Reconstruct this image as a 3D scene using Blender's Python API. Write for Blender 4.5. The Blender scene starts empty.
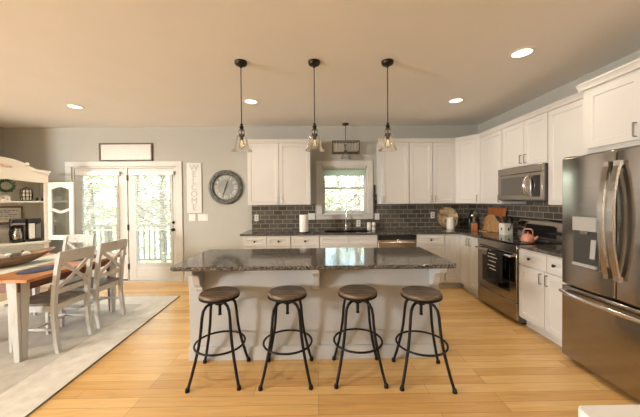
import bpy, bmesh, math, random
from mathutils import Matrix, Vector
PI = math.pi
R = math.radians
random.seed(7)
C = bpy.context.scene.collection
sc = bpy.context.scene

# ------------------------------------------------------------------ camera
cam_d = bpy.data.cameras.new('camera')
cam = bpy.data.objects.new('camera', cam_d)
C.objects.link(cam)
yaw, pitch, roll = 0.0109, 0.0119, -0.0084
cam_d.sensor_width = 36.0
cam_d.lens = 281.58 / 640 * 36.0
cam_d.shift_y = -(208.5 - 203.61) / 640
cam_d.clip_start = 0.05
cy_, sy_, cp_, sp_ = math.cos(yaw), math.sin(yaw), math.cos(pitch), math.sin(pitch)
right = Vector((cy_, -sy_, 0)); fwd0 = Vector((sy_, cy_, 0)); up0 = Vector((0, 0, 1))
fwd = fwd0 * cp_ - up0 * sp_; up = up0 * cp_ + fwd0 * sp_
r2 = right * math.cos(roll) + up * math.sin(roll)
u2 = up * math.cos(roll) - right * math.sin(roll)
m = Matrix.Identity(4)
for i in range(3):
    m[i][0] = r2[i]; m[i][1] = u2[i]; m[i][2] = -fwd[i]
m[2][3] = 1.4335
cam.matrix_world = m
sc.camera = cam

# ------------------------------------------------------------------ light
sc.view_settings.view_transform = 'Standard'
sc.view_settings.look = 'None'
sc.view_settings.exposure = -0.15
sc.view_settings.gamma = 1.0
sc.view_settings.use_curve_mapping = False

world = bpy.data.worlds.new('sky_world'); sc.world = world
world.use_nodes = True
wn = world.node_tree.nodes; wl = world.node_tree.links
sky = wn.new('ShaderNodeTexSky'); sky.sky_type = 'NISHITA'; sky.sun_disc = False
sky.sun_elevation = R(48); sky.sun_rotation = R(200); sky.air_density = 1.0; sky.dust_density = 3.0
bgn = wn['Background']; bgn.inputs['Strength'].default_value = 1.6
wl.new(sky.outputs['Color'], bgn.inputs['Color'])

sun_d = bpy.data.lights.new('sun', 'SUN'); sun_d.energy = 15.0; sun_d.angle = R(1); sun_d.color = (1, .95, .85)
sun = bpy.data.objects.new('sun', sun_d); C.objects.link(sun)
sun.rotation_euler = Vector((.25, .62, -.75)).to_track_quat('-Z', 'Y').to_euler()

def area(name, loc, direction, sx, sy, power, color, shape='RECTANGLE', spread=180):
    d = bpy.data.lights.new(name, 'AREA'); d.shape = shape; d.size = sx
    if shape in ('RECTANGLE', 'ELLIPSE'): d.size_y = sy
    d.energy = power; d.color = color; d.spread = R(spread)
    o = bpy.data.objects.new(name, d); C.objects.link(o); o.location = loc
    o.rotation_euler = Vector(direction).to_track_quat('-Z', 'Y').to_euler()
    return o
WARM = (1.0, .88, .72)
DAY = (1.0, .98, .955)
area('daylight_left_window', (-8.92, -2.6, 1.8), (1, .55, -.03), 1.4, 1.1, 760, DAY)
def portal(name, loc, direction, sx, sy):
    o = area(name, loc, direction, sx, sy, 1, (1, 1, 1)); o.data.cycles.is_portal = True
portal('portal_doors', (-3.4, 5.21, 1.05), (0, -1, 0), 1.85, 2.05)
portal('portal_sink', (.5, 5.21, 1.6), (0, -1, 0), .85, .9)
sc.cycles.transparent_max_bounces = 24
CEIL = 2.755
CANS = [(-3.32, 3.93), (-.864, 3.767), (1.873, 3.765), (1.868, 2.545), (1.87, 1.0), (-.86, .9), (-3.3, 1.2), (.5, -1.0), (-2.4, -1.0)]
CAN_W = [20, 9, 6.5, 6, 7, 9, 9, 9, 9]
for i, (x, y) in enumerate(CANS):
    area('can_lamp_light', (x, y, CEIL - .03), (0, 0, -1), .13, .13, CAN_W[i], WARM, 'DISK', 150)

# ------------------------------------------------------------------ materials
MATS = {}
def mat(name, col, rough=.5, metal=0.0, spec=.5, coat=0.0):
    ma = bpy.data.materials.new(name); ma.use_nodes = True
    b = ma.node_tree.nodes['Principled BSDF']
    b.inputs['Base Color'].default_value = (*col, 1)
    b.inputs['Roughness'].default_value = rough
    b.inputs['Metallic'].default_value = metal
    b.inputs['Specular IOR Level'].default_value = spec
    b.inputs['Coat Weight'].default_value = coat
    MATS[name] = ma
    return ma
def nt(ma): return ma.node_tree.nodes, ma.node_tree.links, ma.node_tree.nodes['Principled BSDF']
def coords(ma, scale=(1, 1, 1), rot=(0, 0, 0), kind='Object'):
    n, l, b = nt(ma)
    tc = n.new('ShaderNodeTexCoord'); mp = n.new('ShaderNodeMapping')
    mp.inputs['Scale'].default_value = scale; mp.inputs['Rotation'].default_value = rot
    l.new(tc.outputs[kind], mp.inputs['Vector'])
    return mp.outputs['Vector']
def noise_mix(ma, c1, c2, scale=(4, 4, 4), nscale=4, detail=4, lo=.35, hi=.65, bump=0.0, mid=None):
    """two (or three) colours mixed by a noise; also a little bump"""
    n, l, b = nt(ma)
    v = coords(ma, scale)
    no = n.new('ShaderNodeTexNoise'); no.inputs['Scale'].default_value = nscale; no.inputs['Detail'].default_value = detail
    l.new(v, no.inputs['Vector'])
    cr = n.new('ShaderNodeValToRGB')
    cr.color_ramp.elements[0].position = lo; cr.color_ramp.elements[0].color = (*c1, 1)
    cr.color_ramp.elements[1].position = hi; cr.color_ramp.elements[1].color = (*c2, 1)
    if mid:
        e = cr.color_ramp.elements.new((lo + hi) / 2); e.color = (*mid, 1)
    l.new(no.outputs['Fac'], cr.inputs['Fac']); l.new(cr.outputs['Color'], b.inputs['Base Color'])
    if bump:
        bp = n.new('ShaderNodeBump'); bp.inputs['Strength'].default_value = bump; bp.inputs['Distance'].default_value = .01
        l.new(no.outputs['Fac'], bp.inputs['Height']); l.new(bp.outputs['Normal'], b.inputs['Normal'])
    return ma
def painted(name, col, rough=.45, var=.04):
    ma = mat(name, col, rough)
    c2 = tuple(min(1, c * (1 + var)) for c in col); c1 = tuple(c * (1 - var) for c in col)
    return noise_mix(ma, c1, c2, (1, 1, 1), 3, 3)

wall_m = painted('wall_paint', (.47, .46, .415), .8, .012)
ceil_m = painted('ceiling_paint', (.88, .86, .83), .9, .008)
trim_m = painted('trim_paint', (.64, .62, .575), .45)
cab_m = painted('cabinet_paint', (.66, .635, .605), .38, .015)
isl_m = painted('island_paint', (.53, .53, .525), .45, .02)
white_m = painted('white_paint', (.82, .81, .78), .4)
chairwhite_m = mat('distressed_white', (.6, .58, .54), .55)
noise_mix(chairwhite_m, (.34, .32, .285), (.56, .545, .515), (6, 6, 1.5), 5, 6, .24, .42)
hutch_m = painted('hutch_paint', (.82, .79, .70), .5, .03)
black_m = mat('black_plastic', (.012, .012, .013), .3)
iron_m = mat('dark_iron', (.011, .010, .010), .5, .3, .35)
bronze_m = mat('dark_bronze', (.03, .024, .02), .4, .7)
nickel_m = mat('pull_nickel', (.30, .27, .24), .35, 1.0)
handle_m = mat('handle_steel', (.50, .47, .43), .2, 1.0)
chrome_m = mat('chrome', (.75, .74, .72), .15, 1.0)
steel_m = mat('stainless_steel', (.43, .40, .37), .17, 1.0)
noise_mix(steel_m, (.35, .32, .29), (.41, .375, .34), (1, 1, 90), 3, 2, .3, .7)
steel_d_m = mat('stainless_side', (.16, .155, .15), .4, .8)
glassblack_m = mat('black_glass', (.006, .006, .007), .06, 0, .6)
grey_m = mat('grey_plastic', (.42, .41, .39), .4)
leaf_dark_m = mat('wreath_leaf', (.035, .075, .02), .6)
copper_m = mat('kettle_enamel', (.60, .26, .17), .3, .1)
cream_m = painted('cream_ceramic', (.80, .76, .66), .3)
navy_m = mat('navy_cloth', (.035, .045, .085), .85); noise_mix(navy_m, (.025, .033, .065), (.07, .08, .13), (90, 90, 90), 3, 2)
runner_m = mat('runner_cloth', (.62, .62, .52), .9); noise_mix(runner_m, (.52, .56, .49), (.68, .66, .56), (60, 60, 60), 3, 2)
paper_m = mat('paper', (.85, .84, .80), .9)
towel_m = mat('black_towel', (.012, .012, .013), .95)
trunk_m = mat('bark', (.12, .10, .08), .9); noise_mix(trunk_m, (.07, .058, .045), (.2, .18, .15), (8, 8, 2), 5, 4, bump=.5)
leaf_m = mat('tree_leaf', (.3, .45, .12), .6); noise_mix(leaf_m, (.20, .26, .13), (.56, .60, .38), (.7, .7, .7), 3, 3)
leafy_m = mat('tree_leaf_yellow', (.5, .55, .2), .6); noise_mix(leafy_m, (.38, .42, .22), (.72, .74, .52), (.7, .7, .7), 3, 3)
deck_m = mat('deck_boards', (.62, .6, .56), .8); noise_mix(deck_m, (.55, .53, .5), (.7, .68, .64), (1, 12, 1), 3, 4)
rail_m = mat('rail_paint', (.42, .37, .27), .7)
soil_m = mat('forest_floor', (.25, .28, .12), .95); noise_mix(soil_m, (.12, .15, .06), (.4, .42, .2), (1, 1, 1), 2, 5)

def wood(name, dark, mid, light, rough=.4, scale=(2, 14, 14), ns=3):
    ma = mat(name, mid, rough)
    return noise_mix(ma, dark, light, scale, ns, 6, .25, .75, mid=mid)
tabletop_m = wood('table_wood', (.30, .10, .035), (.50, .20, .07), (.62, .28, .10), .3, (14, 1.5, 14))
apron_m = wood('apron_wood', (.10, .03, .014), (.17, .055, .025), (.25, .09, .04), .45, (10, 2, 10))
seatwood_m = wood('stool_wood', (.055, .036, .024), (.165, .112, .072), (.32, .235, .16), .45, (3.2, 22, 22), 2.4)
greywood_m = wood('chair_seat_wood', (.10, .085, .07), (.20, .175, .15), (.34, .30, .26), .5, (14, 3, 14))
bowlwood_m = wood('bowl_wood', (.12, .066, .036), (.28, .17, .095), (.43, .29, .175), .6, (8, 2, 8))
boardred_m = wood('cherry_board', (.22, .06, .02), (.42, .14, .05), (.5, .2, .08), .35, (12, 12, 3))
boardlight_m = wood('maple_board', (.36, .18, .07), (.55, .30, .13), (.66, .42, .2), .35, (12, 12, 3))
framewood_m = wood('frame_wood', (.05, .03, .018), (.10, .065, .04), (.17, .115, .07), .5, (4, 20, 20))
printwood_m = wood('print_frame_wood', (.11, .06, .03), (.18, .1, .055), (.25, .15, .08), .5, (4, 20, 20))

# light pane glass: mostly clear, mirror-like at grazing angles
def clear_glass(name, tint=(1, 1, 1), refl=.6, ior=1.35):
    ma = bpy.data.materials.new(name); ma.use_nodes = True
    n, l = ma.node_tree.nodes, ma.node_tree.links
    n.remove(n['Principled BSDF'])
    tr = n.new('ShaderNodeBsdfTransparent'); tr.inputs['Color'].default_value = (*tint, 1)
    gl = n.new('ShaderNodeBsdfGlossy'); gl.inputs['Roughness'].default_value = .03
    fr = n.new('ShaderNodeFresnel'); fr.inputs['IOR'].default_value = ior
    mu = n.new('ShaderNodeMath'); mu.operation = 'MULTIPLY'; mu.inputs[1].default_value = refl
    mx = n.new('ShaderNodeMixShader')
    l.new(fr.outputs[0], mu.inputs[0]); l.new(mu.outputs[0], mx.inputs[0])
    l.new(tr.outputs[0], mx.inputs[1]); l.new(gl.outputs[0], mx.inputs[2])
    l.new(mx.outputs[0], n['Material Output'].inputs['Surface'])
    return ma
pane_m = clear_glass('pane_glass', (.97, .99, .97), .35)
shade_glass_m = clear_glass('shade_glass', (.99, .985, .975), .8, 1.4)
n, l = shade_glass_m.node_tree.nodes, shade_glass_m.node_tree.links   # faint white film paints in the glow of bulb-lit glass
tl = n.new('ShaderNodeBsdfTranslucent'); tl.inputs['Color'].default_value = (.95, .92, .85, 1)
df = n.new('ShaderNodeBsdfDiffuse'); df.inputs['Color'].default_value = (.95, .92, .85, 1)
m1 = n.new('ShaderNodeMixShader'); m2 = n.new('ShaderNodeMixShader'); m2.inputs[0].default_value = .10
l.new(tl.outputs[0], m1.inputs[1]); l.new(df.outputs[0], m1.inputs[2])
src = n['Material Output'].inputs['Surface'].links[0].from_socket
l.new(src, m2.inputs[1]); l.new(m1.outputs[0], m2.inputs[2]); l.new(m2.outputs[0], n['Material Output'].inputs['Surface'])
def emit(name, col, s):
    ma = bpy.data.materials.new(name); ma.use_nodes = True
    n, l = ma.node_tree.nodes, ma.node_tree.links
    b = n['Principled BSDF']; b.inputs['Base Color'].default_value = (*col, 1)
    b.inputs['Emission Color'].default_value = (*col, 1); b.inputs['Emission Strength'].default_value = s
    return ma
lamp_m = emit('lit_lamp', (1, .88, .66), 5.0)
filament_m = emit('lit_filament', (1, .72, .32), .6)
# translucent blind / shade cloth
def translucent(name, col, fac=.5):
    ma = bpy.data.materials.new(name); ma.use_nodes = True
    n, l = ma.node_tree.nodes, ma.node_tree.links
    n.remove(n['Principled BSDF'])
    d = n.new('ShaderNodeBsdfDiffuse'); d.inputs['Color'].default_value = (*col, 1)
    t = n.new('ShaderNodeBsdfTranslucent'); t.inputs['Color'].default_value = (*col, 1)
    mx = n.new('ShaderNodeMixShader'); mx.inputs[0].default_value = fac
    l.new(d.outputs[0], mx.inputs[1]); l.new(t.outputs[0], mx.inputs[2]); l.new(mx.outputs[0], n['Material Output'].inputs['Surface'])
    return ma
slat_m = translucent('blind_slat', (.85, .84, .78), .45)
shadecloth_m = translucent('shade_cloth', (.62, .68, .60), .5)

# floor planks running across the room
floor_m = mat('oak_floor', (.55, .33, .14), .24, 0, .5)
n, l, b = nt(floor_m)
v = coords(floor_m)
br = n.new('ShaderNodeTexBrick'); br.offset = .37; br.offset_frequency = 3
br.inputs['Scale'].default_value = 1.0; br.inputs['Brick Width'].default_value = 1.3; br.inputs['Row Height'].default_value = .098
br.inputs['Mortar Size'].default_value = .0012; br.inputs['Mortar Smooth'].default_value = .3; br.inputs['Bias'].default_value = 0
br.inputs['Color1'].default_value = (.69, .40, .14, 1); br.inputs['Color2'].default_value = (.85, .56, .235, 1); br.inputs['Mortar'].default_value = (.22, .11, .04, 1)
l.new(v, br.inputs['Vector'])
v2 = coords(floor_m, (1.3, 16, 1))
no = n.new('ShaderNodeTexNoise'); no.inputs['Scale'].default_value = 2.2; no.inputs['Detail'].default_value = 7; no.inputs['Distortion'].default_value = .8
l.new(v2, no.inputs['Vector'])
cr = n.new('ShaderNodeValToRGB'); cr.color_ramp.elements[0].position = .25; cr.color_ramp.elements[0].color = (.62, .55, .48, 1)
cr.color_ramp.elements[1].position = .6; cr.color_ramp.elements[1].color = (1, 1, 1, 1)
l.new(no.outputs['Fac'], cr.inputs['Fac'])
mx = n.new('ShaderNodeMix'); mx.data_type = 'RGBA'; mx.blend_type = 'MULTIPLY'; mx.inputs[0].default_value = .4
l.new(br.outputs['Color'], mx.inputs[6]); l.new(cr.outputs['Color'], mx.inputs[7])
l.new(mx.outputs[2], b.inputs['Base Color'])
bp = n.new('ShaderNodeBump'); bp.inputs['Strength'].default_value = .15; bp.inputs['Distance'].default_value = .002
l.new(br.outputs['Fac'], bp.inputs['Height']); bp.invert = True; l.new(bp.outputs['Normal'], b.inputs['Normal'])

# speckled granite
granite_m = mat('granite', (.1, .09, .08), .09, 0, .4)
n, l, b = nt(granite_m)
v = coords(granite_m)
vo = n.new('ShaderNodeTexVoronoi'); vo.inputs['Scale'].default_value = 190; l.new(v, vo.inputs['Vector'])
no = n.new('ShaderNodeTexNoise'); no.inputs['Scale'].default_value = 55; no.inputs['Detail'].default_value = 5; l.new(v, no.inputs['Vector'])
sep = n.new('ShaderNodeSeparateColor'); l.new(vo.outputs['Color'], sep.inputs[0])
ad = n.new('ShaderNodeMath'); ad.operation = 'ADD'; l.new(sep.outputs[0], ad.inputs[0]); l.new(no.outputs['Fac'], ad.inputs[1])
hf = n.new('ShaderNodeMath'); hf.operation = 'MULTIPLY'; hf.inputs[1].default_value = .5; l.new(ad.outputs[0], hf.inputs[0])
cr = n.new('ShaderNodeValToRGB'); el = cr.color_ramp.elements
el[0].position = .36; el[0].color = (.012, .011, .011, 1); el[1].position = .80; el[1].color = (.34, .31, .27, 1)
e = el.new(.50); e.color = (.065, .058, .050, 1); e = el.new(.63); e.color = (.185, .157, .128, 1)
l.new(hf.outputs[0], cr.inputs['Fac']); l.new(cr.outputs['Color'], b.inputs['Base Color'])

# glossy taupe subway tile, mapped on a wall plane
def tile_mat(name, rot):
    ma = mat(name, (.12, .105, .09), .12)
    n, l, b = nt(ma)
    tc = n.new('ShaderNodeTexCoord'); sx = n.new('ShaderNodeSeparateXYZ'); cb = n.new('ShaderNodeCombineXYZ')
    l.new(tc.outputs['Object'], sx.inputs[0])
    l.new(sx.outputs['Y' if rot else 'X'], cb.inputs['X']); l.new(sx.outputs['Z'], cb.inputs['Y'])
    br = n.new('ShaderNodeTexBrick'); br.offset = .5
    br.inputs['Scale'].default_value = 1; br.inputs['Brick Width'].default_value = .155; br.inputs['Row Height'].default_value = .0785
    br.inputs['Mortar Size'].default_value = .0045; br.inputs['Mortar Smooth'].default_value = .2
    br.inputs['Color1'].default_value = (.085, .072, .058, 1); br.inputs['Color2'].default_value = (.155, .132, .104, 1); br.inputs['Mortar'].default_value = (.36, .33, .28, 1)
    l.new(cb.outputs[0], br.inputs['Vector']); l.new(br.outputs['Color'], b.inputs['Base Color'])
    no = n.new('ShaderNodeTexNoise'); no.inputs['Scale'].default_value = 14; l.new(tc.outputs['Object'], no.inputs['Vector'])
    mth = n.new('ShaderNodeMath'); mth.operation = 'MULTIPLY_ADD'; mth.inputs[1].default_value = -1.0
    l.new(br.outputs['Fac'], mth.inputs[0]); l.new(no.outputs['Fac'], mth.inputs[2])
    bp = n.new('ShaderNodeBump'); bp.inputs['Strength'].default_value = .35; bp.inputs['Distance'].default_value = .004
    l.new(mth.outputs[0], bp.inputs['Height']); l.new(bp.outputs['Normal'], b.inputs['Normal'])
    return ma
tile_b_m = tile_mat('tile_back', False); tile_r_m = tile_mat('tile_right', True)

# rug: woven field with a paler border
rug_m = mat('rug_weave', (.6, .57, .5), .95); noise_mix(rug_m, (.48, .46, .405), (.60, .575, .515), (1.6, 1.6, 1.6), 4, 8, .3, .62, bump=.3)
rugb_m = mat('rug_border', (.68, .65, .58), .95); noise_mix(rugb_m, (.65, .62, .55), (.79, .76, .69), (2, 2, 2), 5, 8, .3, .7, bump=.3)
rugbind_m = mat('rug_binding', (.2, .17, .13), .9)

# platter: turned wood with blotches
platter_m = mat('platter_wood', (.6, .45, .25), .4); noise_mix(platter_m, (.30, .17, .08), (.76, .60, .36), (5, 5, 5), 2.2, 3, .36, .55)

# ------------------------------------------------------------------ mesh helpers
class MB:
    def __init__(self, M=None):
        self.v = []; self.f = []; self.M = M
    def add(self, vs, fs):
        k = len(self.v)
        self.v += [(self.M @ Vector(p)) if self.M else Vector(p) for p in vs]
        self.f += [[i + k for i in f] for f in fs]
        return self
    def box(self, x0, x1, y0, y1, z0, z1):
        return self.add([(x0,y0,z0),(x1,y0,z0),(x1,y1,z0),(x0,y1,z0),(x0,y0,z1),(x1,y0,z1),(x1,y1,z1),(x0,y1,z1)],
            [(0,3,2,1),(4,5,6,7),(0,1,5,4),(1,2,6,5),(2,3,7,6),(3,0,4,7)])
    def hexa(self, lo, hi):   # two quads, bottom and top
        return self.add(list(lo) + list(hi), [(0,3,2,1),(4,5,6,7),(0,1,5,4),(1,2,6,5),(2,3,7,6),(3,0,4,7)])
    def lathe(self, prof, loc=(0,0,0), seg=24, axis='z', cap=True):
        vs, fs = [], []
        for r, z in prof:
            for k in range(seg):
                a = 2*PI*k/seg
                p = (r*math.cos(a), r*math.sin(a), z)
                if axis == 'x': p = (p[2], p[0], p[1])
                if axis == 'y': p = (p[0], p[2], p[1])
                vs.append((p[0]+loc[0], p[1]+loc[1], p[2]+loc[2]))
        for i in range(len(prof)-1):
            for k in range(seg):
                k2 = (k+1) % seg
                fs.append((i*seg+k, i*seg+k2, (i+1)*seg+k2, (i+1)*seg+k))
        if cap:
            fs.append(tuple(range(seg-1, -1, -1))); fs.append(tuple(range((len(prof)-1)*seg, len(prof)*seg)))
        return self.add(vs, fs)
    def tube(self, pts, r, seg=10, closed=False):
        pts = [Vector(p) for p in pts]; n = len(pts)
        rs = r if isinstance(r, (list, tuple)) else [r]*n
        vs, fs = [], []
        prev = None
        for i, p in enumerate(pts):
            if closed: t = pts[(i+1) % n] - pts[i-1]
            else: t = pts[min(i+1, n-1)] - pts[max(i-1, 0)]
            t.normalize()
            if prev is None:
                a = Vector((0,0,1)) if abs(t.z) < .9 else Vector((1,0,0))
                nx = t.cross(a).normalized()
            else:
                nx = (prev - t*prev.dot(t)).normalized()
            prev = nx; ny = t.cross(nx)
            for k in range(seg):
                a = 2*PI*k/seg
                vs.append(p + (nx*math.cos(a) + ny*math.sin(a))*rs[i])
        m_ = n if closed else n-1
        for i in range(m_):
            j = (i+1) % n
            for k in range(seg):
                k2 = (k+1) % seg
                fs.append((i*seg+k, i*seg+k2, j*seg+k2, j*seg+k))
        if not closed:
            fs.append(tuple(range(seg-1, -1, -1))); fs.append(tuple(range((n-1)*seg, n*seg)))
        return self.add(vs, fs)
    def prism(self, poly, a0, a1, plane='xz'):
        """polygon in a plane, pushed along the third axis from a0 to a1"""
        def P(p, a):
            if plane == 'xz': return (p[0], a, p[1])
            if plane == 'yz': return (a, p[0], p[1])
            return (p[0], p[1], a)
        n = len(poly)
        vs = [P(p, a0) for p in poly] + [P(p, a1) for p in poly]
        fs = [tuple(range(n)), tuple(range(2*n-1, n-1, -1))] + [(i, i+n, (i+1) % n + n, (i+1) % n) for i in range(n)]
        return self.add(vs, fs)
    def ball(self, c, r, sz=1.0, seg=14, rings=8):
        return self.lathe([(max(r*math.sin(PI*i/rings), 1e-4), -r*sz*math.cos(PI*i/rings)) for i in range(rings+1)], c, seg)

def obj(name, mb, ma, parent=None, bevel=0.0, smooth=40, world=False, seg=2):
    me = bpy.data.meshes.new(name)
    off = Vector((0,0,0))
    if world and parent is not None:
        q = parent
        while q is not None:
            off += Vector(q.location); q = q.parent
    me.from_pydata([tuple(p - off) for p in mb.v], [], mb.f)
    bm = bmesh.new(); bm.from_mesh(me); bmesh.ops.recalc_face_normals(bm, faces=bm.faces); bm.to_mesh(me); bm.free()
    me.materials.append(ma)
    if smooth:
        for p in me.polygons: p.use_smooth = True
        me.set_sharp_from_angle(angle=R(smooth))
    o = bpy.data.objects.new(name, me); C.objects.link(o)
    if parent is not None: o.parent = parent
    if bevel:
        md = o.modifiers.new('edge', 'BEVEL'); md.width = bevel; md.segments = seg; md.limit_method = 'ANGLE'; md.angle_limit = R(40)
    return o
def tag(o, label, cat, group=None):
    o['label'] = label; o['category'] = cat
    if group: o['group'] = group
    return o
def thing(name, label, cat, loc=(0,0,0), rotz=0, group=None):
    o = bpy.data.objects.new(name, None); C.objects.link(o); o.empty_display_size = .1
    o.location = loc; o.rotation_euler = (0, 0, rotz)
    return tag(o, label, cat, group)
def struct(name, mb, ma, parent=None, bevel=0, smooth=40):
    o = obj(name, mb, ma, parent, bevel, smooth)
    if parent is None: o['kind'] = 'structure'
    return o
def dup(root, loc, rotz, label, group=None):
    def cp(o, par):
        c = o.copy(); C.objects.link(c)
        if par is not None: c.parent = par
        for ch in list(o.children): cp(ch, c)
        return c
    r = cp(root, None); r.location = loc; r.rotation_euler = (0, 0, rotz); r['label'] = label
    if group: r['group'] = group
    return r
def text_mesh(body, size, ma, parent, loc, rot, name='lettering', depth=.002):
    cu = bpy.data.curves.new(name, 'FONT'); cu.body = body; cu.size = size; cu.align_x = 'CENTER'; cu.align_y = 'CENTER'; cu.extrude = depth
    t = bpy.data.objects.new(name, cu); C.objects.link(t)
    bpy.context.view_layer.update()
    me = bpy.data.meshes.new_from_object(t.evaluated_get(bpy.context.evaluated_depsgraph_get()))
    bpy.data.objects.remove(t); bpy.data.curves.remove(cu)
    me.materials.clear(); me.materials.append(ma)
    o = bpy.data.objects.new(name, me); C.objects.link(o); o.location = loc; o.rotation_euler = rot
    o.parent = parent
    return o

# ------------------------------------------------------------------ the room shell
XL, XR, YB, YF = -5.51, 2.90, 5.042, -3.6
XF, YS = -9.0, 3.5     # unseen sitting room, extended left to set the window light farther off
T = .15
struct('floor', MB().box(XF-T, XR+T, YF-T, YB+T, -.12, 0), floor_m)
struct('ceiling', MB().box(XF-T, XR+T, YF-T, YB+T, CEIL, CEIL+.15), ceil_m)
DX0, DX1, DZ = -4.33, -2.49, 2.06          # french door opening
WX0, WX1, WZ0, WZ1 = .09, .905, 1.19, 2.035  # sink window opening
mb = MB()
for x0, x1, z0, z1 in [(XL-T, DX0, 0, CEIL), (DX0, DX1, DZ, CEIL), (DX1, WX0, 0, CEIL), (WX0, WX1, 0, WZ0), (WX0, WX1, WZ1, CEIL), (WX1, XR+T, 0, CEIL)]:
    mb.box(x0, x1, YB, YB+T, z0, z1)
struct('wall_back', mb, wall_m, smooth=0)
LY0, LY1, LZ0, LZ1 = -3.5, -1.7, .95, 2.5
mb = MB()
for y0, y1, z0, z1 in [(YF-T, LY0, 0, CEIL), (LY0, LY1, 0, LZ0), (LY0, LY1, LZ1, CEIL), (LY1, YS, 0, CEIL)]:
    mb.box(XF-T, XF, y0, y1, z0, z1)
struct('wall_left', mb, wall_m, smooth=0)
struct('wall_dining_left', MB().box(XL-T, XL, YS+T, YB, 0, CEIL).box(XF-T, XL, YS, YS+T, 0, CEIL), wall_m, smooth=0)
struct('wall_right', MB().box(XR, XR+T, YF-T, YB, 0, CEIL), wall_m, smooth=0)
struct('wall_front', MB().box(XF-T, XR+T, YF-T, YF, 0, CEIL), wall_m, smooth=0)
# unseen window on the left that gives the room its daylight
mb = MB()
for y in (LY0, (LY0+LY1)/2-.03, LY1-.06): mb.box(XF-.1, XF-.04, y, y+.06, LZ0, LZ1)
for z in (LZ0, LZ1-.06): mb.box(XF-.1, XF-.04, LY0, LY1, z, z+.06)
w = struct('window_2', mb, trim_m); obj('pane', MB().box(XF-.075, XF-.07, LY0, LY1, LZ0, LZ1), pane_m, w)
# baseboards
struct('baseboard_back', MB().box(XL, -4.445, YB-.015, YB, 0, .13).box(-2.385, -1.21, YB-.015, YB, 0, .13), trim_m, bevel=.004)
struct('baseboard_left', MB().box(XL, XL+.015, YS+.02, YB-.02, 0, .13), trim_m, bevel=.004)
struct('baseboard_right', MB().box(XR-.015, XR, YF, 1.5, 0, .13), trim_m, bevel=.004)

# french doors: casing, fixed left unit, hinged right door
mb = MB()
mb.box(-4.44, DX0, YB-.022, YB+.002, 0, DZ).box(DX1, -2.39, YB-.022, YB+.002, 0, DZ).box(-4.44, -2.39, YB-.022, YB+.002, DZ, 2.15)
struct('trim_1', mb, trim_m, bevel=.004)
mb = MB()   # jambs, head, threshold and centre post
mb.box(DX0, DX0+.03, YB, YB+T, 0, DZ).box(DX1-.03, DX1, YB, YB+T, 0, DZ).box(DX0+.03, DX1-.03, YB, YB+T, DZ-.03, DZ).box(DX0+.03, DX1-.03, YB, YB+T, 0, .022)
mb.box(-3.405, -3.365, YB-.005, YB+T, .022, DZ-.03)
struct('trim_2', mb, trim_m, bevel=.003)
def french_door(name, x0, x1, gx0, gx1, hardware):
    z0, z1, gz0, gz1 = .03, DZ-.035, .335, 1.915
    y0, y1 = YB+.01, YB+.055
    mb = MB()
    mb.box(x0, gx0, y0, y1, z0, z1).box(gx1, x1, y0, y1, z0, z1).box(gx0, gx1, y0, y1, z0, gz0).box(gx0, gx1, y0, y1, gz1, z1)
    d = struct(name, mb, trim_m, bevel=.003)
    mb = MB()
    for a0, a1, b0, b1 in [(gx0-.03, gx0+.012, gz0-.03, gz1+.03), (gx1-.012, gx1+.03, gz0-.03, gz1+.03), (gx0+.012, gx1-.012, gz0-.03, gz0+.012), (gx0+.012, gx1-.012, gz1-.012, gz1+.03)]:
        mb.box(a0, a1, y0-.012, y0+.002, b0, b1)
    obj('glass_stop', mb, trim_m, d, .004)
    obj('pane', MB().box(gx0, gx1, y0+.02, y0+.026, gz0, gz1), pane_m, d)
    # raised lower panel
    obj('kick_panel', MB().box(gx0+.02, gx1-.02, y0-.008, y0+.002, .09, .25), trim_m, d, .006)
    bl = obj('blind_valance', MB().box(gx0-.07, gx1+.07, y0-.055, y0-.013, 1.905, 1.975), white_m, d, .005)
    mb = MB()
    z = gz0+.02 if hardware else gz0+.5
    zt = 1.9
    z = gz0 + .62
    while z < zt:
        mb.hexa([(gx0+.005, y0-.038, z-.013), (gx1-.005, y0-.038, z-.013), (gx1-.005, y0-.014, z), (gx0+.005, y0-.014, z)],
                [(gx0+.005, y0-.038, z-.0115), (gx1-.005, y0-.038, z-.0115), (gx1-.005, y0-.014, z+.0015), (gx0+.005, y0-.014, z+.0015)])
        z += .0285
    s = obj('blind_slats', mb, slat_m, bl, smooth=0)
    mb = MB()
    for x in (gx0+.1, gx1-.1): mb.box(x-.001, x+.001, y0-.04, y0-.038, gz0+.6, 1.9)
    mb.box(gx0+.003, gx1-.003, y0-.04, y0-.014, gz0+.59, gz0+.612)
    obj('blind_cord', mb, white_m, bl)
    return d
french_door('door_1', DX0+.035, -3.41, -4.17, -3.55, False)
d = french_door('door_2', -3.36, DX1-.035, -3.225, -2.60, True)
for z, nm in ((1.06, 'deadbolt'), (.93, 'door_knob')):
    mb = MB().lathe([(.028, 0), (.03, -.008), (.018, -.014), (.016, -.035) if nm == 'door_knob' else (.016, -.02), (.027, -.045) if nm == 'door_knob' else (.012, -.024), (.024, -.06) if nm == 'door_knob' else (.01, -.028), (.001, -.062) if nm == 'door_knob' else (.001, -.03)], (-2.565, YB+.01, z), 16, 'y')
    obj(nm, mb, bronze_m, d)
for z in (.28, .98, 1.86):
    obj('hinge', MB().box(-3.373, -3.352, YB-.012, YB+.012, z-.05, z+.05), bronze_m, d, .003)
obj('floor_bolt', MB().box(-3.46, -3.38, YB-.014, YB-.006, .035, .06), bronze_m, d, .002)

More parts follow.
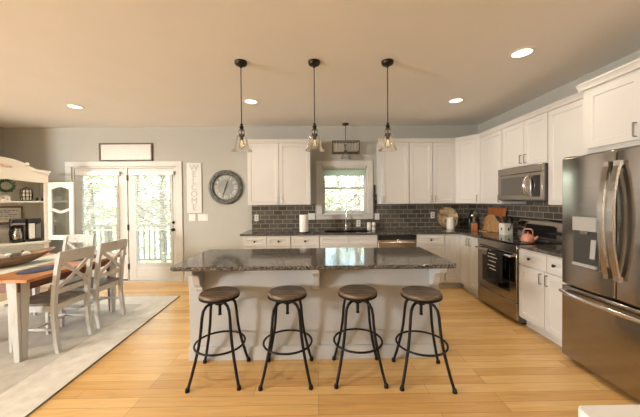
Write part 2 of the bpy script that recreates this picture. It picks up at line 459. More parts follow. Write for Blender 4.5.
# sink window
mb = MB()
mb.box(-.01, WX0, YB-.022, YB+.002, 1.19, 2.135).box(WX1, 1.004, YB-.022, YB+.002, 1.19, 2.135).box(WX0, WX1, YB-.022, YB+.002, WZ1, 2.135)
mb.box(-.025, 1.02, YB-.045, YB+.002, 1.165, 1.19).box(-.01, 1.004, YB-.02, YB+.002, 1.09, 1.165)
struct('trim_3', mb, trim_m, bevel=.004)
y0 = YB+.03
mb = MB()
mb.box(WX0, WX0+.025, YB, YB+T, WZ0, WZ1).box(WX1-.025, WX1, YB, YB+T, WZ0, WZ1).box(WX0, WX1, YB, YB+T, WZ1-.025, WZ1).box(WX0, WX1, YB, YB+T, WZ0, WZ0+.02)
w = struct('window_1', mb, trim_m)
for nm, a, bz, yy in (('lower_sash', WZ0+.02, 1.665, y0), ('upper_sash', 1.635, WZ1-.025, y0+.035)):
    mb = MB()
    xa, xb = WX0+.025, WX1-.025
    mb.box(xa, xa+.035, yy, yy+.03, a, bz).box(xb-.035, xb, yy, yy+.03, a, bz).box(xa+.035, xb-.035, yy, yy+.03, a, a+.035).box(xa+.035, xb-.035, yy, yy+.03, bz-.035, bz)
    s = obj(nm, mb, trim_m, w, .003)
    obj('pane', MB().box(xa+.035, xb-.035, yy+.012, yy+.017, a+.035, bz-.035), pane_m, s)
rb = obj('roller_shade', MB().box(WX0+.03, WX1-.03, YB+.012, YB+.015, 1.865, 2.0).lathe([(.018, WX0+.03), (.018, WX1-.03)], (0, YB+.014, 1.995), 12, 'x'), shadecloth_m, w)

# subway-tile backsplash
TK = .009
mb = MB().box(-1.165, -.03, YB-TK, YB-.0005, .916, 1.362).box(-.03, 1.022, YB-TK, YB-.0005, .916, 1.088).box(1.022, XR-TK-.001, YB-TK, YB-.0005, .916, 1.362)
struct('backsplash_back', mb, tile_b_m, smooth=0)
struct('backsplash_right', MB().box(XR-TK, XR-.0005, 2.5, YB-.0005, .916, 1.43), tile_r_m, smooth=0)

# ------------------------------------------------------------------ cabinets
def frame(o, u, w):
    M = Matrix.Identity(4)
    for i in range(3):
        M[i][0] = u[i]; M[i][1] = w[i]; M[i][2] = (0, 0, 1)[i]; M[i][3] = o[i]
    return M
def shaker(M, u0, u1, v0, v1, t=.02, st=.058, rec=.007):
    """door front: w (second axis) points out of the cabinet"""
    mb = MB(M)
    a0, a1, b0, b1 = u0+st, u1-st, v0+st, v1-st
    c = .006
    vs = []
    def ring(x0, x1, z0, z1, w): vs.extend([(x0, w, z0), (x1, w, z0), (x1, w, z1), (x0, w, z1)])
    ring(u0, u1, v0, v1, 0); ring(u0, u1, v0, v1, t); ring(a0, a1, b0, b1, t); ring(a0+c, a1-c, b0+c, b1-c, t-rec)
    fs = [(3, 2, 1, 0), (12, 13, 14, 15)]
    for k in range(3):
        for i in range(4):
            j = (i+1) % 4
            fs.append((k*4+i, k*4+j, (k+1)*4+j, (k+1)*4+i))
    return mb.add(vs, fs)
def pull(M, u, v, L, horizontal=False, t=.02):
    """bar pull with two feet"""
    mb = MB(M)
    h = L/2
    if horizontal: pts = [(u-h, t-.001, v), (u-h, t+.028, v), (u+h, t+.028, v), (u+h, t-.001, v)]
    else: pts = [(u, t-.001, v-h), (u, t+.028, v-h), (u, t+.028, v+h), (u, t-.001, v+h)]
    for a, b_ in ((0, 1), (1, 2), (2, 3)): mb.tube([pts[a], pts[b_]], .0052, 8)
    return mb
def knob(M, u, v, t=.02):
    mb = MB(M)
    return mb.lathe([(.006, t-.001), (.006, t+.012), (.015, t+.018), (.016, t+.024), (.010, t+.030), (.001, t+.031)], (u, 0, v), 14, 'y')
def cab(name, label, M, u0, u1, depth, z0, z1, fronts, cat='cabinet', group=None, crown=False, toe=False, ends=(0, 0), cm=None):
    """M: origin on the cabinet front plane, u along it, w outwards. fronts: (kind, u0, u1, v0, v1, handle)"""
    cm = cm or cab_m
    c = M @ Vector(((u0+u1)/2, -depth/2, 0 if toe else z0))
    t = thing(name, label, cat, c, 0, group)
    g = .0015
    mb = MB(M)
    if toe: mb.box(u0+g, u1-g, -depth, 0, .10, z1)
    else: mb.box(u0+g, u1-g, -depth, 0, z0, z1)
    obj('body', mb, cm, t, .001, world=True)
    if toe: obj('toe_kick', MB(M).box(u0+g, u1-g, -depth, -.07, 0, .10), cm, t, world=True)
    if crown:
        mb = MB(M)
        prof = [(-.002, z1-.035), (.022, z1-.035), (.024, z1-.012), (.045, z1+.012), (.045, z1+.025), (-.002, z1+.025)]
        mb.prism([(p[0], p[1]) for p in prof], u0-ends[0], u1+ends[1], 'yz')
        obj('crown_moulding', mb, cm, t, world=True)
    for kind, a, b_, v0, v1, hd in fronts:
        d = obj('drawer' if kind in ('drawer', 'false') else 'door', shaker(M, a+.002, b_-.002, v0, v1, st=.045 if kind in ('drawer', 'false') else .058), cm, t, .0012, world=True)
        if hd:
            if hd[0] == 'knob': obj('knob', knob(M, hd[1], hd[2]), bronze_m, d, world=True)
            elif hd[0] == 'hpull': obj('handle', pull(M, hd[1], hd[2], .1, True), nickel_m, d, world=True)
            else: obj('handle', pull(M, hd[1], hd[2], .10), nickel_m, d, world=True)
    return t
UB, UT = 1.36, 2.425
MU = frame((0, 4.712, 0), (1, 0, 0), (0, -1, 0))     # wall cabinets, back run (u = X)
UD = YB - .002 - 4.712
G1 = 'white wall cabinets'
h = 1.44
cab('wall_cabinet', 'white two-door wall cabinet left of the sink window beside the clock', MU, -1.155, -.10, UD, UB, UT,
    [('door', -1.15, -.63, UB+.005, UT-.04, ('pull', -.665, h)), ('door', -.626, -.105, UB+.005, UT-.04, ('pull', -.59, h))], group=G1, crown=True, ends=(.04, .04))
cab('wall_cabinet', 'white single-door wall cabinet directly right of the sink window', MU, 1.073, 1.546, UD, UB, UT,
    [('door', 1.078, 1.541, UB+.005, UT-.04, ('pull', 1.115, h))], group=G1, crown=True, ends=(.04, 0))
cab('wall_cabinet', 'white two-door wall cabinet on the back wall next to the angled corner cabinet', MU, 1.546, 2.333, UD, UB, UT,
    [('door', 1.551, 1.935, UB+.005, UT-.04, ('pull', 1.90, h)), ('door', 1.94, 2.328, UB+.005, UT-.04, ('pull', 1.972, h))], group=G1, crown=True)
# angled corner unit
t = thing('wall_cabinet', 'white angled single-door wall cabinet filling the room corner', 'cabinet', (2.6, 4.75, UB), 0, G1)
A, B_ = Vector((2.335, 4.712, 0)), Vector((2.57, 4.39, 0))
obj('body', MB().prism([(A.x, A.y), (B_.x, B_.y), (XR-.002, 4.39), (XR-.002, YB-.002), (2.335, YB-.002)], UB, UT, 'xy'), cab_m, t, .001, world=True)
du = (B_-A).normalized(); L_ = (B_-A).length
MD = frame(A, du, (du.y, -du.x, 0))
d = obj('door', shaker(MD, .006, L_-.006, UB+.005, UT-.04), cab_m, t, .0012, world=True)
obj('handle', pull(MD, L_-.045, h, .1), nickel_m, d, world=True)
mb = MB(MD).prism([(-.002, UT-.035), (.022, UT-.035), (.024, UT-.012), (.045, UT+.012), (.045, UT+.025), (-.002, UT+.025)], -.012, L_+.012, 'yz')
obj('crown_moulding', mb, cab_m, t, world=True)
MR = frame((2.57, 0, 0), (0, 1, 0), (-1, 0, 0))      # wall cabinets, right run (u = Y)
UDR = XR - .002 - 2.57
cab('wall_cabinet', 'white single-door wall cabinet between the angled corner cabinet and the microwave', MR, 3.855, 4.388, UDR, UB, UT,
    [('door', 3.86, 4.383, UB+.005, UT-.04, ('pull', 3.90, h))], group=G1, crown=True)
cab('wall_cabinet', 'short white two-door wall cabinet directly above the microwave', MR, 3.085, 3.853, UDR, 1.83, UT,
    [('door', 3.09, 3.443, 1.84, UT-.04, ('pull', 3.407, 1.92)), ('door', 3.447, 3.848, 1.84, UT-.04, ('pull', 3.483, 1.92))], group=G1, crown=True)
cab('wall_cabinet', 'white single-door wall cabinet between the microwave and the refrigerator', MR, 2.515, 3.083, UDR, UB, UT,
    [('door', 2.62, 3.078, UB+.005, UT-.04, None)], group=G1, crown=True)
MF = frame((2.40, 0, 0), (0, 1, 0), (-1, 0, 0))
cab('wall_cabinet', 'deep white two-door cabinet above the refrigerator', MF, 1.57, 2.512, XR-.002-2.40, 1.825, 2.425,
    [('door', 1.60, 2.03, 1.865, UT-.06, ('pull', 1.99, 1.94)), ('door', 2.034, 2.465, 1.865, UT-.06, ('pull', 2.074, 1.94))], group=G1, crown=True, ends=(0, .03))

# base cabinets
CT0, CT = .882, .915
MBk = frame((0, 4.432, 0), (1, 0, 0), (0, -1, 0))
BD = YB - .002 - 4.432
G2 = 'white base cabinets'
DV0, DV1 = .72, .865
cab('base_cabinet', 'white base cabinet with two drawers at the left end of the back counter', MBk, -1.17, -.415, BD, 0, CT0-.002,
    [('drawer', -1.165, -.795, DV0, DV1, ('knob', -.98, .795)), ('drawer', -.79, -.42, DV0, DV1, ('knob', -.605, .795)),
     ('door', -1.165, -.795, .12, .705, ('pull', -.83, .63)), ('door', -.79, -.42, .12, .705, ('pull', -.755, .63))], group=G2, toe=True)
cab('base_cabinet', 'white one-drawer base cabinet just left of the sink', MBk, -.413, .035, BD, 0, CT0-.002,
    [('drawer', -.408, .03, DV0, DV1, ('knob', -.19, .795)), ('door', -.408, .03, .12, .705, ('pull', -.37, .63))], group=G2, toe=True)
# sink base is hollow at the top so that the basin can hang in it
t = thing('base_cabinet', 'white sink base cabinet below the window with two plain drawer fronts', 'cabinet', (.5, 4.74, 0), 0, G2)
mb = MB(MBk).box(.037, .949, -BD, 0, .10, .62).box(.037, .055, -BD, 0, .62, CT0-.002).box(.931, .949, -BD, 0, .62, CT0-.002).box(.055, .931, -.02, 0, .62, CT0-.002)
obj('body', mb, cab_m, t, world=True)
obj('toe_kick', MB(MBk).box(.037, .949, -BD, -.07, 0, .10), cab_m, t, world=True)
for a, b_, hx in ((.042, .491, .455), (.495, .944, .53)):
    obj('drawer_front', shaker(MBk, a, b_, DV0, DV1, st=.045), cab_m, t, .0012, world=True)
    d = obj('door', shaker(MBk, a, b_, .12, .705), cab_m, t, .0012, world=True)
    obj('handle', pull(MBk, hx, .63, .1), nickel_m, d, world=True)
cab('base_cabinet', 'white drawer base cabinet right of the dishwasher', MBk, 1.562, 2.015, BD, 0, CT0-.002,
    [('drawer', 1.567, 2.01, DV0, DV1, ('knob', 1.79, .795)), ('drawer', 1.567, 2.01, .43, .705, ('knob', 1.79, .57)), ('drawer', 1.567, 2.01, .12, .42, ('knob', 1.79, .27))], group=G2, toe=True)
# L-shaped corner base
t = thing('base_cabinet', 'white corner base cabinet with doors meeting at the inside corner', 'cabinet', (2.5, 4.7, 0), 0, G2)
LP = [(2.017, 4.432), (2.28, 4.432), (2.28, 4.165), (XR-.002, 4.165), (XR-.002, YB-.002), (2.017, YB-.002)]
obj('body', MB().prism(LP, .10, CT0-.002, 'xy'), cab_m, t, world=True)
obj('toe_kick', MB().prism([(2.017, 4.502), (2.35, 4.502), (2.35, 4.165), (XR-.002, 4.165), (XR-.002, YB-.002), (2.017, YB-.002)], 0, .10, 'xy'), cab_m, t, world=True)
obj('door', shaker(MBk, 2.02, 2.258, .12, .865), cab_m, t, .0012, world=True)
MRb = frame((2.28, 0, 0), (0, 1, 0), (-1, 0, 0))
d = obj('door', shaker(MRb, 4.168, 4.41, .12, .865), cab_m, t, .0012, world=True)
obj('handle', pull(MRb, 4.195, .79, .1), nickel_m, d, world=True)
RD = XR - .002 - 2.28
cab('base_cabinet', 'narrow white base cabinet between the corner and the range', MRb, 3.922, 4.163, RD, 0, CT0-.002,
    [('door', 3.926, 4.16, .12, .865, ('pull', 4.13, .79))], group=G2, toe=True)
cab('base_cabinet', 'white base cabinet with two drawers and two doors between range and refrigerator', MRb, 2.515, 3.132, RD, 0, CT0-.002,
    [('drawer', 2.75, 3.128, DV0-.01, DV1, ('knob', 2.96, .79)), ('drawer', 2.519, 2.746, DV0-.01, DV1, ('knob', 2.645, .79)),
     ('door', 2.775, 3.128, .12, .695, ('pull', 2.81, .62)), ('door', 2.519, 2.771, .12, .695, ('pull', 2.735, .62))], group=G2, toe=True)

# worktops
mb = MB()
yf = 4.405
SX0, SX1, SY0, SY1 = .12, .87, 4.50, 4.86
mb.box(-1.21, SX0, yf, YB-.0005, CT0, CT).box(SX0, SX1, yf, SY0, CT0, CT).box(SX0, SX1, SY1, YB-.0005, CT0, CT).box(SX1, 2.25, yf, YB-.0005, CT0, CT).box(2.25, XR-.0005, 3.918, YB-.0005, CT0, CT)
tag(obj('worktop', mb, granite_m), 'speckled dark granite worktop running along the back wall and round the corner', 'worktop')
tag(obj('worktop', MB().box(2.25, XR-.0005, 2.512, 3.134, CT0, CT), granite_m, None, .004), 'short speckled granite worktop between the range and the refrigerator', 'worktop')
# sink
t = thing('kitchen_sink', 'steel undermount sink set in the granite below the window', 'sink', ((SX0+SX1)/2, 4.68, CT0))
g = .002; zb = .70
mb = MB()
mb.box(SX0+g, SX0+.012, SY0+g, SY1-g, zb, CT-.004).box(SX1-.012, SX1-g, SY0+g, SY1-g, zb, CT-.004).box(SX0+.012, SX1-.012, SY0+g, SY0+.012, zb, CT-.004).box(SX0+.012, SX1-.012, SY1-.012, SY1-g, zb, CT-.004).box(SX0+.012, SX1-.012, SY0+.012, SY1-.012, zb, zb+.01)
obj('basin', mb, steel_m, t, world=True)
obj('divider', MB().box(.49, .505, SY0+.012, SY1-.012, zb+.01, CT-.03), steel_m, t, world=True)
t = thing('kitchen_faucet', 'tall chrome gooseneck faucet behind the sink', 'faucet', (.507, 4.935, CT))
obj('base', MB().lathe([(.027, 0), (.027, .01), (.018, .02), (.016, .09)], (0, 0, 0), 16), chrome_m, t)
pts = [(0, 0, .08), (0, 0, .30)] + [(0, -.07 + .07*math.cos(a), .30 + .07*math.sin(a)) for a in [PI*k/10 for k in range(1, 11)]] + [(0, -.14, .22)]
obj('spout', MB().tube(pts, .0125, 12), chrome_m, t)
obj('handle', MB().tube([(.01, 0, .06), (.045, 0, .065), (.075, -.01, .085)], [.01, .008, .007], 10), chrome_m, t)

# dishwasher
t = thing('dishwasher', 'stainless dishwasher with black control strip under the back counter', 'dishwasher', (1.256, 4.74, 0))
obj('body', MB().box(.955, 1.557, 4.44, YB-.005, .10, CT0-.004), steel_d_m, t, world=True)
obj('toe_kick', MB().box(.955, 1.557, 4.5, 4.6, 0, .10), black_m, t, world=True)
obj('control_strip', MB().box(.955, 1.557, 4.405, 4.44, .80, CT0-.006), black_m, t, .003, world=True)
obj('door', MB().box(.957, 1.555, 4.405, 4.44, .105, .797), steel_m, t, .004, world=True)
obj('handle', MB().tube([(.99, 4.385, .765), (1.522, 4.385, .765)], .011, 12).box(1.0, 1.02, 4.385, 4.41, .758, .772).box(1.492, 1.512, 4.385, 4.41, .758, .772), chrome_m, t, world=True)

# ------------------------------------------------------------------ range and microwave
RY0, RY1 = 3.137, 3.915
t = thing('kitchen_range', 'stainless freestanding range with black glass cooktop', 'range', (2.57, 3.526, 0))
obj('body', MB().box(2.285, 2.885, RY0+.002, RY1-.002, .03, .90), steel_d_m, t, world=True)
obj('cooktop', MB().box(2.245, 2.81, RY0+.001, RY1-.001, .90, .924), glassblack_m, t, .006, world=True)
mb = MB()
for x, y, r in ((2.40, 3.33, .10), (2.40, 3.72, .085), (2.66, 3.33, .08), (2.66, 3.72, .105)):
    mb.lathe([(r, 0), (r, .0006), (r-.004, .0006), (r-.004, 0), (r, 0)], (x, y, .9241), 36, cap=False)
obj('burner_ring', mb, grey_m, t, world=True)
bg = obj('backguard', MB().prism([(2.81, .90), (2.885, .90), (2.885, 1.17), (2.85, 1.17), (2.815, 1.10)], RY0+.002, RY1-.002, 'xz'), steel_m, t, .004, world=True)
mb = MB(); q = .0015
def on_guard(z): return 2.815 + (z-1.10)*.5 if z > 1.10 else 2.81 + (z-.90)*.025
mb.add([(on_guard(.96)-q, RY0+.17, .96), (on_guard(.96)-q, RY1-.17, .96), (on_guard(1.10)-q, RY1-.17, 1.10), (on_guard(1.10)-q, RY0+.17, 1.10)], [(0, 1, 2, 3)])
mb.box(on_guard(.96)-.003, on_guard(.96), RY0+.14, RY1-.14, .95, 1.09)
obj('control_panel', mb, glassblack_m, bg, world=True)
for k, y in enumerate((RY0+.05, RY0+.105, RY1-.05, RY1-.105)):
    obj('knob', MB().lathe([(.021, 0), (.021, -.012), (.018, -.026), (.001, -.027)], (2.812, y, 1.02), 16, 'x'), black_m, bg, world=True)
obj('front_strip', MB().box(2.245, 2.285, RY0+.002, RY1-.002, .815, .899), steel_m, t, .005, world=True)
dr = obj('oven_door', MB().box(2.245, 2.284, RY0+.006, RY1-.006, .25, .81), steel_m, t, .006, world=True)
obj('oven_window', MB().box(2.242, 2.247, RY0+.12, RY1-.12, .34, .69), glassblack_m, dr, .003, world=True)
obj('handle', MB().tube([(2.195, RY0+.05, .775), (2.19, 3.526, .78), (2.195, RY1-.05, .775)], .0135, 12).box(2.197, 2.25, RY0+.06, RY0+.085, .765, .786).box(2.197, 2.25, RY1-.085, RY1-.06, .765, .786), chrome_m, dr, world=True)
obj('storage_drawer', MB().box(2.248, 2.284, RY0+.006, RY1-.006, .045, .243), steel_m, t, .006, world=True)
obj('foot', MB().box(2.33, 2.86, RY0+.03, RY1-.03, 0, .035), black_m, t, world=True)

# towel draped over the oven handle
t = thing('kitchen_towel', 'black kitchen towel with white printing hanging from the oven handle', 'towel', (2.19, 3.42, .44))
mb = MB()
ty0, ty1 = 3.27, 3.575
prof = []
nn = 13
def towel_x(z, side, y): return (2.170 if side else 2.212) + .006*math.sin(y*42)*(.79-z)/.3
rows = [(.445, 1), (.54, 1), (.63, 1), (.70, 1), (.775, 1), (.797, 2), (.775, 0), (.72, 0), (.66, 0), (.60, 0)]
vs = []; fs = []
for (z, s) in rows:
    for k in range(nn):
        y = ty0 + (ty1-ty0)*k/(nn-1)
        x = 2.191 if s == 2 else towel_x(z, s == 1, y)
        vs.append((x, y, z - (.012*math.sin(k*.6) if z < .55 else 0)))
for i in range(len(rows)-1):
    for k in range(nn-1):
        fs.append((i*nn+k, i*nn+k+1, (i+1)*nn+k+1, (i+1)*nn+k))
o = obj('cloth', mb.add(vs, fs), towel_m, t, world=True)
md = o.modifiers.new('thick', 'SOLIDIFY'); md.thickness = .004; md.offset = 0
mb = MB()
for z, a, b_ in ((.745, .04, .18), (.705, .03, .20), (.655, .05, .19), (.60, .03, .17), (.56, .06, .2)):
    y = ty1 - a
    while y > ty1 - b_:
        L_ = .016 + .012*random.random()
        xx = towel_x(z, True, y-L_/2) - .0048
        mb.box(xx, xx+.001, y-L_, y, z, z+.010); y -= L_ + .008
obj('print', mb, paper_m, o, world=True)

t = thing('microwave_oven', 'stainless over-the-range microwave under the short wall cabinet', 'microwave', (2.7, 3.51, 1.405))
my0, my1, mz0, mz1 = 3.088, 3.85, 1.405, 1.826
obj('body', MB().box(2.52, XR-.003, my0, my1, mz0, mz1), steel_d_m, t, .003, world=True)
obj('top_vent', MB().box(2.492, 2.521, my0, my1, 1.74, mz1), steel_m, t, .004, world=True)
dr = obj('door', MB().box(2.492, 2.521, my0+.17, my1, mz0+.012, 1.737), steel_m, t, .005, world=True)
obj('door_window', MB().box(2.489, 2.494, my0+.26, my1-.07, mz0+.07, 1.70), mat('smoked_glass', (.11, .10, .09), .12), dr, .003, world=True)
obj('handle', MB().tube([(2.49, my0+.20, 1.47), (2.445, my0+.20, 1.51), (2.43, my0+.20, 1.585), (2.445, my0+.20, 1.66), (2.49, my0+.20, 1.70)], [.012, .015, .016, .015, .012], 12), chrome_m, dr, world=True)
cp = obj('control_panel', MB().box(2.492, 2.521, my0, my0+.168, mz0+.012, 1.737), steel_m, t, .004, world=True)
obj('keypad', MB().box(2.489, 2.493, my0+.03, my0+.145, mz0+.05, 1.70), glassblack_m, cp, .002, world=True)
obj('underside_grille', MB().box(2.53, 2.86, my0+.05, my1-.05, mz0-.006, mz0), black_m, t, world=True)

# ------------------------------------------------------------------ refrigerator
FY0, FY1 = 1.59, 2.503
t = thing('refrigerator', 'tall stainless french-door refrigerator with ice dispenser at the right', 'refrigerator', (2.53, 2.04, 0))
obj('body', MB().box(2.275, 2.885, FY0+.005, FY1-.003, .05, 1.775), steel_d_m, t, .004, world=True)
obj('foot_grille', MB().box(2.36, 2.86, FY0+.02, FY1-.06, 0, .05), black_m, t, world=True)
def bowed(y0, y1, z0, z1, x_front=2.186, x_back=2.268, bow=.012, n=14, hole=None):
    """slab with a gently bowed front"""
    mb = MB(); poly = []
    for k in range(n+1):
        s = k/n; poly.append((x_front - bow*(1-(2*s-1)**2) + bow, y0+(y1-y0)*s))
    poly += [(x_back, y1), (x_back, y0)]
    return mb.prism(poly, z0, z1, 'xy')
fsm = FY0 + (FY1-FY0)/2
ld = obj('door', bowed(fsm+.003, FY1, .68, 1.785), steel_m, t, .008, world=True)
rd = obj('door', bowed(FY0, fsm-.003, .68, 1.785), steel_m, t, .008, world=True)
def fridge_handle(y):
    pts = []
    for k in range(13):
        s = k/12; z = .835 + .86*s
        pts.append((2.178 - .058*math.sin(PI*s)**.8, y, z))
    mb = MB()
    # flat bar swept along the arc
    for i in range(12):
        a, b_ = pts[i], pts[i+1]
        wd, th = .019, .010
        mb.hexa([(a[0]-th, y-wd, a[2]), (a[0]+th, y-wd, a[2]), (a[0]+th, y+wd, a[2]), (a[0]-th, y+wd, a[2])],
                [(b_[0]-th, y-wd, b_[2]), (b_[0]+th, y-wd, b_[2]), (b_[0]+th, y+wd, b_[2]), (b_[0]-th, y+wd, b_[2])])
    for z in (.845, 1.685): mb.box(2.16, 2.2, y-.017, y+.017, z-.018, z+.018)
    return mb
obj('handle', fridge_handle(fsm+.036), handle_m, ld, world=True, smooth=30)
obj('handle', fridge_handle(fsm-.036), handle_m, rd, world=True, smooth=30)
dp = obj('dispenser', MB().box(2.183, 2.196, 2.15, 2.38, .86, 1.285), steel_d_m, ld, .003, world=True)
obj('dispenser_display', MB().box(2.168, 2.184, 2.165, 2.368, 1.165, 1.278), grey_m, ld, .004, world=True)
obj('dispenser_recess', MB().box(2.1815, 2.184, 2.163, 2.367, .90, 1.163), mat('recess_dark', (.05, .048, .045), .35), ld, world=True)
obj('dispenser_spout', MB().box(2.165, 2.183, 2.235, 2.30, 1.135, 1.165), nickel_m, ld, .006, world=True)
obj('dispenser_paddle', MB().hexa([(2.165, 2.172, .95), (2.17, 2.172, .95), (2.17, 2.212, .95), (2.165, 2.212, .95)], [(2.176, 2.172, 1.10), (2.181, 2.172, 1.10), (2.181, 2.212, 1.10), (2.176, 2.212, 1.10)]), grey_m, ld, world=True)
obj('drip_tray', MB().box(2.163, 2.184, 2.165, 2.365, .872, .895), grey_m, ld, .003, world=True)
fd = obj('freezer_drawer', bowed(FY0, FY1, .042, .665), steel_m, t, .008, world=True)
pts = []
for k in range(13):
    s = k/12; pts.append((2.165 - .045*math.sin(PI*s)**.6, FY0+.03+(FY1-FY0-.06)*s, .615))
obj('handle', MB().tube([(2.2, pts[0][1], .615)] + pts + [(2.2, pts[-1][1], .615)], .017, 12), chrome_m, fd, world=True)
obj('hinge_cover', MB().box(2.21, 2.33, FY1-.10, FY1-.01, 1.776, 1.795), black_m, t, .004, world=True)

# ------------------------------------------------------------------ island
IX0, IX1, IY0, IY1 = -1.155, 1.10, 2.535, 3.02
t = thing('kitchen_island', 'grey painted kitchen island base with corbels behind the bar stools', 'island', (0, 2.78, 0))
obj('body', MB().box(IX0, IX1, IY0, IY1, 0, CT0-.001), isl_m, t, .002, world=True)
obj('upper_band', MB().box(IX0, IX1, IY0-.014, IY0, .655, CT0-.001), isl_m, t, .003, world=True)
obj('skirting', MB().box(IX0-.006, IX1+.006, IY0-.016, IY0, 0, .125), isl_m, t, .004, world=True)
cyf = IY0-.0145
prof = [(cyf, CT0-.002), (cyf-.235, CT0-.002), (cyf-.235, CT0-.035), (cyf-.215, CT0-.06), (cyf-.17, CT0-.07), (cyf-.125, CT0-.085), (cyf-.10, CT0-.12), (cyf-.09, CT0-.16), (cyf-.075, CT0-.19), (cyf-.045, CT0-.205), (cyf-.035, CT0-.235), (cyf, CT0-.25)]
for x in (-1.045, -.015, 1.035):
    obj('corbel', MB().prism(prof, x-.03, x+.03, 'yz'), isl_m, t, .004, world=True)
# cupboard doors on the sink side
MI = frame((0, IY1, 0), (1, 0, 0), (0, 1, 0))
for k in range(4):
    a = IX0 + .02 + k*(IX1-IX0-.04)/4
    d = obj('door', shaker(MI, a+.003, a+(IX1-IX0-.04)/4-.003, .12, .86), isl_m, t, .001, world=True)
    obj('handle', pull(MI, a+(.05 if k % 2 else (IX1-IX0-.04)/4-.05), .74, .1), nickel_m, d, world=True)
c = .035
poly = [(-1.175+c, 2.215), (1.12-c, 2.215), (1.12, 2.215+c), (1.12, 3.055), (-1.175, 3.055), (-1.175, 2.215+c)]
o = tag(obj('island_worktop', MB().prism(poly, CT0, CT, 'xy'), granite_m, None, .008), 'large dark speckled granite worktop on the island', 'worktop')

# ------------------------------------------------------------------ bar stools
def make_stool(label, loc, rz):
    t = thing('bar_stool', label, 'stool', loc, rz, 'round bar stools at the island')
    obj('seat', MB().lathe([(.001, .662), (.145, .662), (.156, .666), (.159, .674), (.157, .683), (.149, .690), (.001, .691)], (0, 0, 0), 40, cap=False), seatwood_m, t)
    obj('seat_rim', MB().lathe([(.02, .645), (.151, .645), (.160, .650), (.161, .666), (.153, .666), (.153, .658), (.02, .658)], (0, 0, 0), 40), iron_m, t)
    mb = MB().lathe([(.014, .50), (.016, .505), (.011, .515), (.011, .645)], (0, 0, 0), 14)
    for k in range(12): mb.lathe([(.011, 0), (.0135, .003), (.011, .006)], (0, 0, .52+k*.009), 12, cap=False)
    obj('screw_post', mb, iron_m, t)
    obj('hub', MB().lathe([(.016, .585), (.034, .588), (.036, .60), (.036, .618), (.02, .626), (.016, .640)], (0, 0, 0), 20), iron_m, t)
    pr = [(.02, .598), (.05, .612), (.085, .612), (.117, .598), (.140, .568), (.151, .52), (.158, .45), (.168, .37), (.184, .29), (.208, .20), (.238, .10), (.268, .015)]
    for k in range(4):
        a = PI/4 + k*PI/2
        ca, sa = math.cos(a), math.sin(a)
        lg = obj('leg', MB().tube([(r*ca, r*sa, z) for r, z in pr], .0115, 10), iron_m, t)
        obj('foot_cap', MB().lathe([(.017, 0), (.018, .006), (.016, .022), (.012, .03)], (.270*ca, .270*sa, 0), 14), iron_m, lg)
    obj('foot_ring', MB().tube([(.197*math.cos(2*PI*k/48), .197*math.sin(2*PI*k/48), .272) for k in range(48)], .0085, 8, True), iron_m, t)
    return t
s0 = make_stool('backless round wooden bar stool on black metal legs, leftmost at the island', (-.805, 2.312, 0), R(3))
dup(s0, (-.25, 2.315, 0), R(0.5), 'backless round bar stool, second from the left at the island')
dup(s0, (.33, 2.32, 0), R(-1), 'backless round bar stool, third from the left at the island')
dup(s0, (.838, 2.265, 0), R(-6), 'backless round bar stool, rightmost at the island and nearest the refrigerator')

# ------------------------------------------------------------------ pendants
def make_pendant(label, loc):
    t = thing('pendant_lamp', label, 'lamp', loc, 0, 'glass bell pendant lamps over the island')
    H = CEIL - loc[2]
    obj('canopy', MB().lathe([(.012, H-.055), (.02, H-.04), (.05, H-.03), (.058, H-.015), (.058, H)], (0, 0, 0), 28), bronze_m, t)
    obj('cord', MB().tube([(0, 0, .25), (0, 0, H-.05)], .0045, 8), bronze_m, t)
    obj('cap', MB().lathe([(.008, .262), (.014, .255), (.011, .243), (.02, .236), (.02, .222), (.014, .216), (.022, .208), (.024, .196)], (0, 0, 0), 20), bronze_m, t)
    prof = [(.024, .205), (.031, .198), (.034, .186), (.031, .172), (.026, .163), (.033, .153), (.046, .135), (.054, .105), (.061, .065), (.068, .038), (.080, .016), (.094, .003)]
    gl = MB().lathe(prof, (0, 0, 0), 36, cap=False)
    o = obj('glass_shade', gl, shade_glass_m, t)
    obj('shade_rim', MB().tube([(.094*math.cos(2*PI*k/36), .094*math.sin(2*PI*k/36), .003) for k in range(36)], .0022, 6, True), shade_glass_m, o)
    obj('socket', MB().lathe([(.005, .20), (.005, .165), (.026, .16), (.027, .14), (.018, .135), (.018, .11), (.014, .108)], (0, 0, 0), 18), bronze_m, t)
    bu = obj('bulb', MB().lathe([(.012, .112), (.014, .10), (.022, .075), (.028, .05), (.026, .035), (.015, .022), (.001, .018)], (0, 0, 0), 18, cap=False), shade_glass_m, t)
    mb = MB()
    for k in range(6):
        a = k*PI/3
        mb.tube([(.005*math.cos(a), .005*math.sin(a), .1), (.012*math.cos(a), .012*math.sin(a), .045), (.006*math.cos(a+.5), .006*math.sin(a+.5), .095)], .0011, 5)
    obj('filament', mb, filament_m, bu)
    return t
PZ = 1.908
p0 = make_pendant('clear glass bell pendant lamp over the left end of the island', (-.712, 2.70, PZ))
dup(p0, (-.016, 2.70, PZ), .4, 'clear glass bell pendant lamp over the middle of the island')
dup(p0, (.685, 2.70, PZ), .9, 'clear glass bell pendant lamp over the right end of the island')

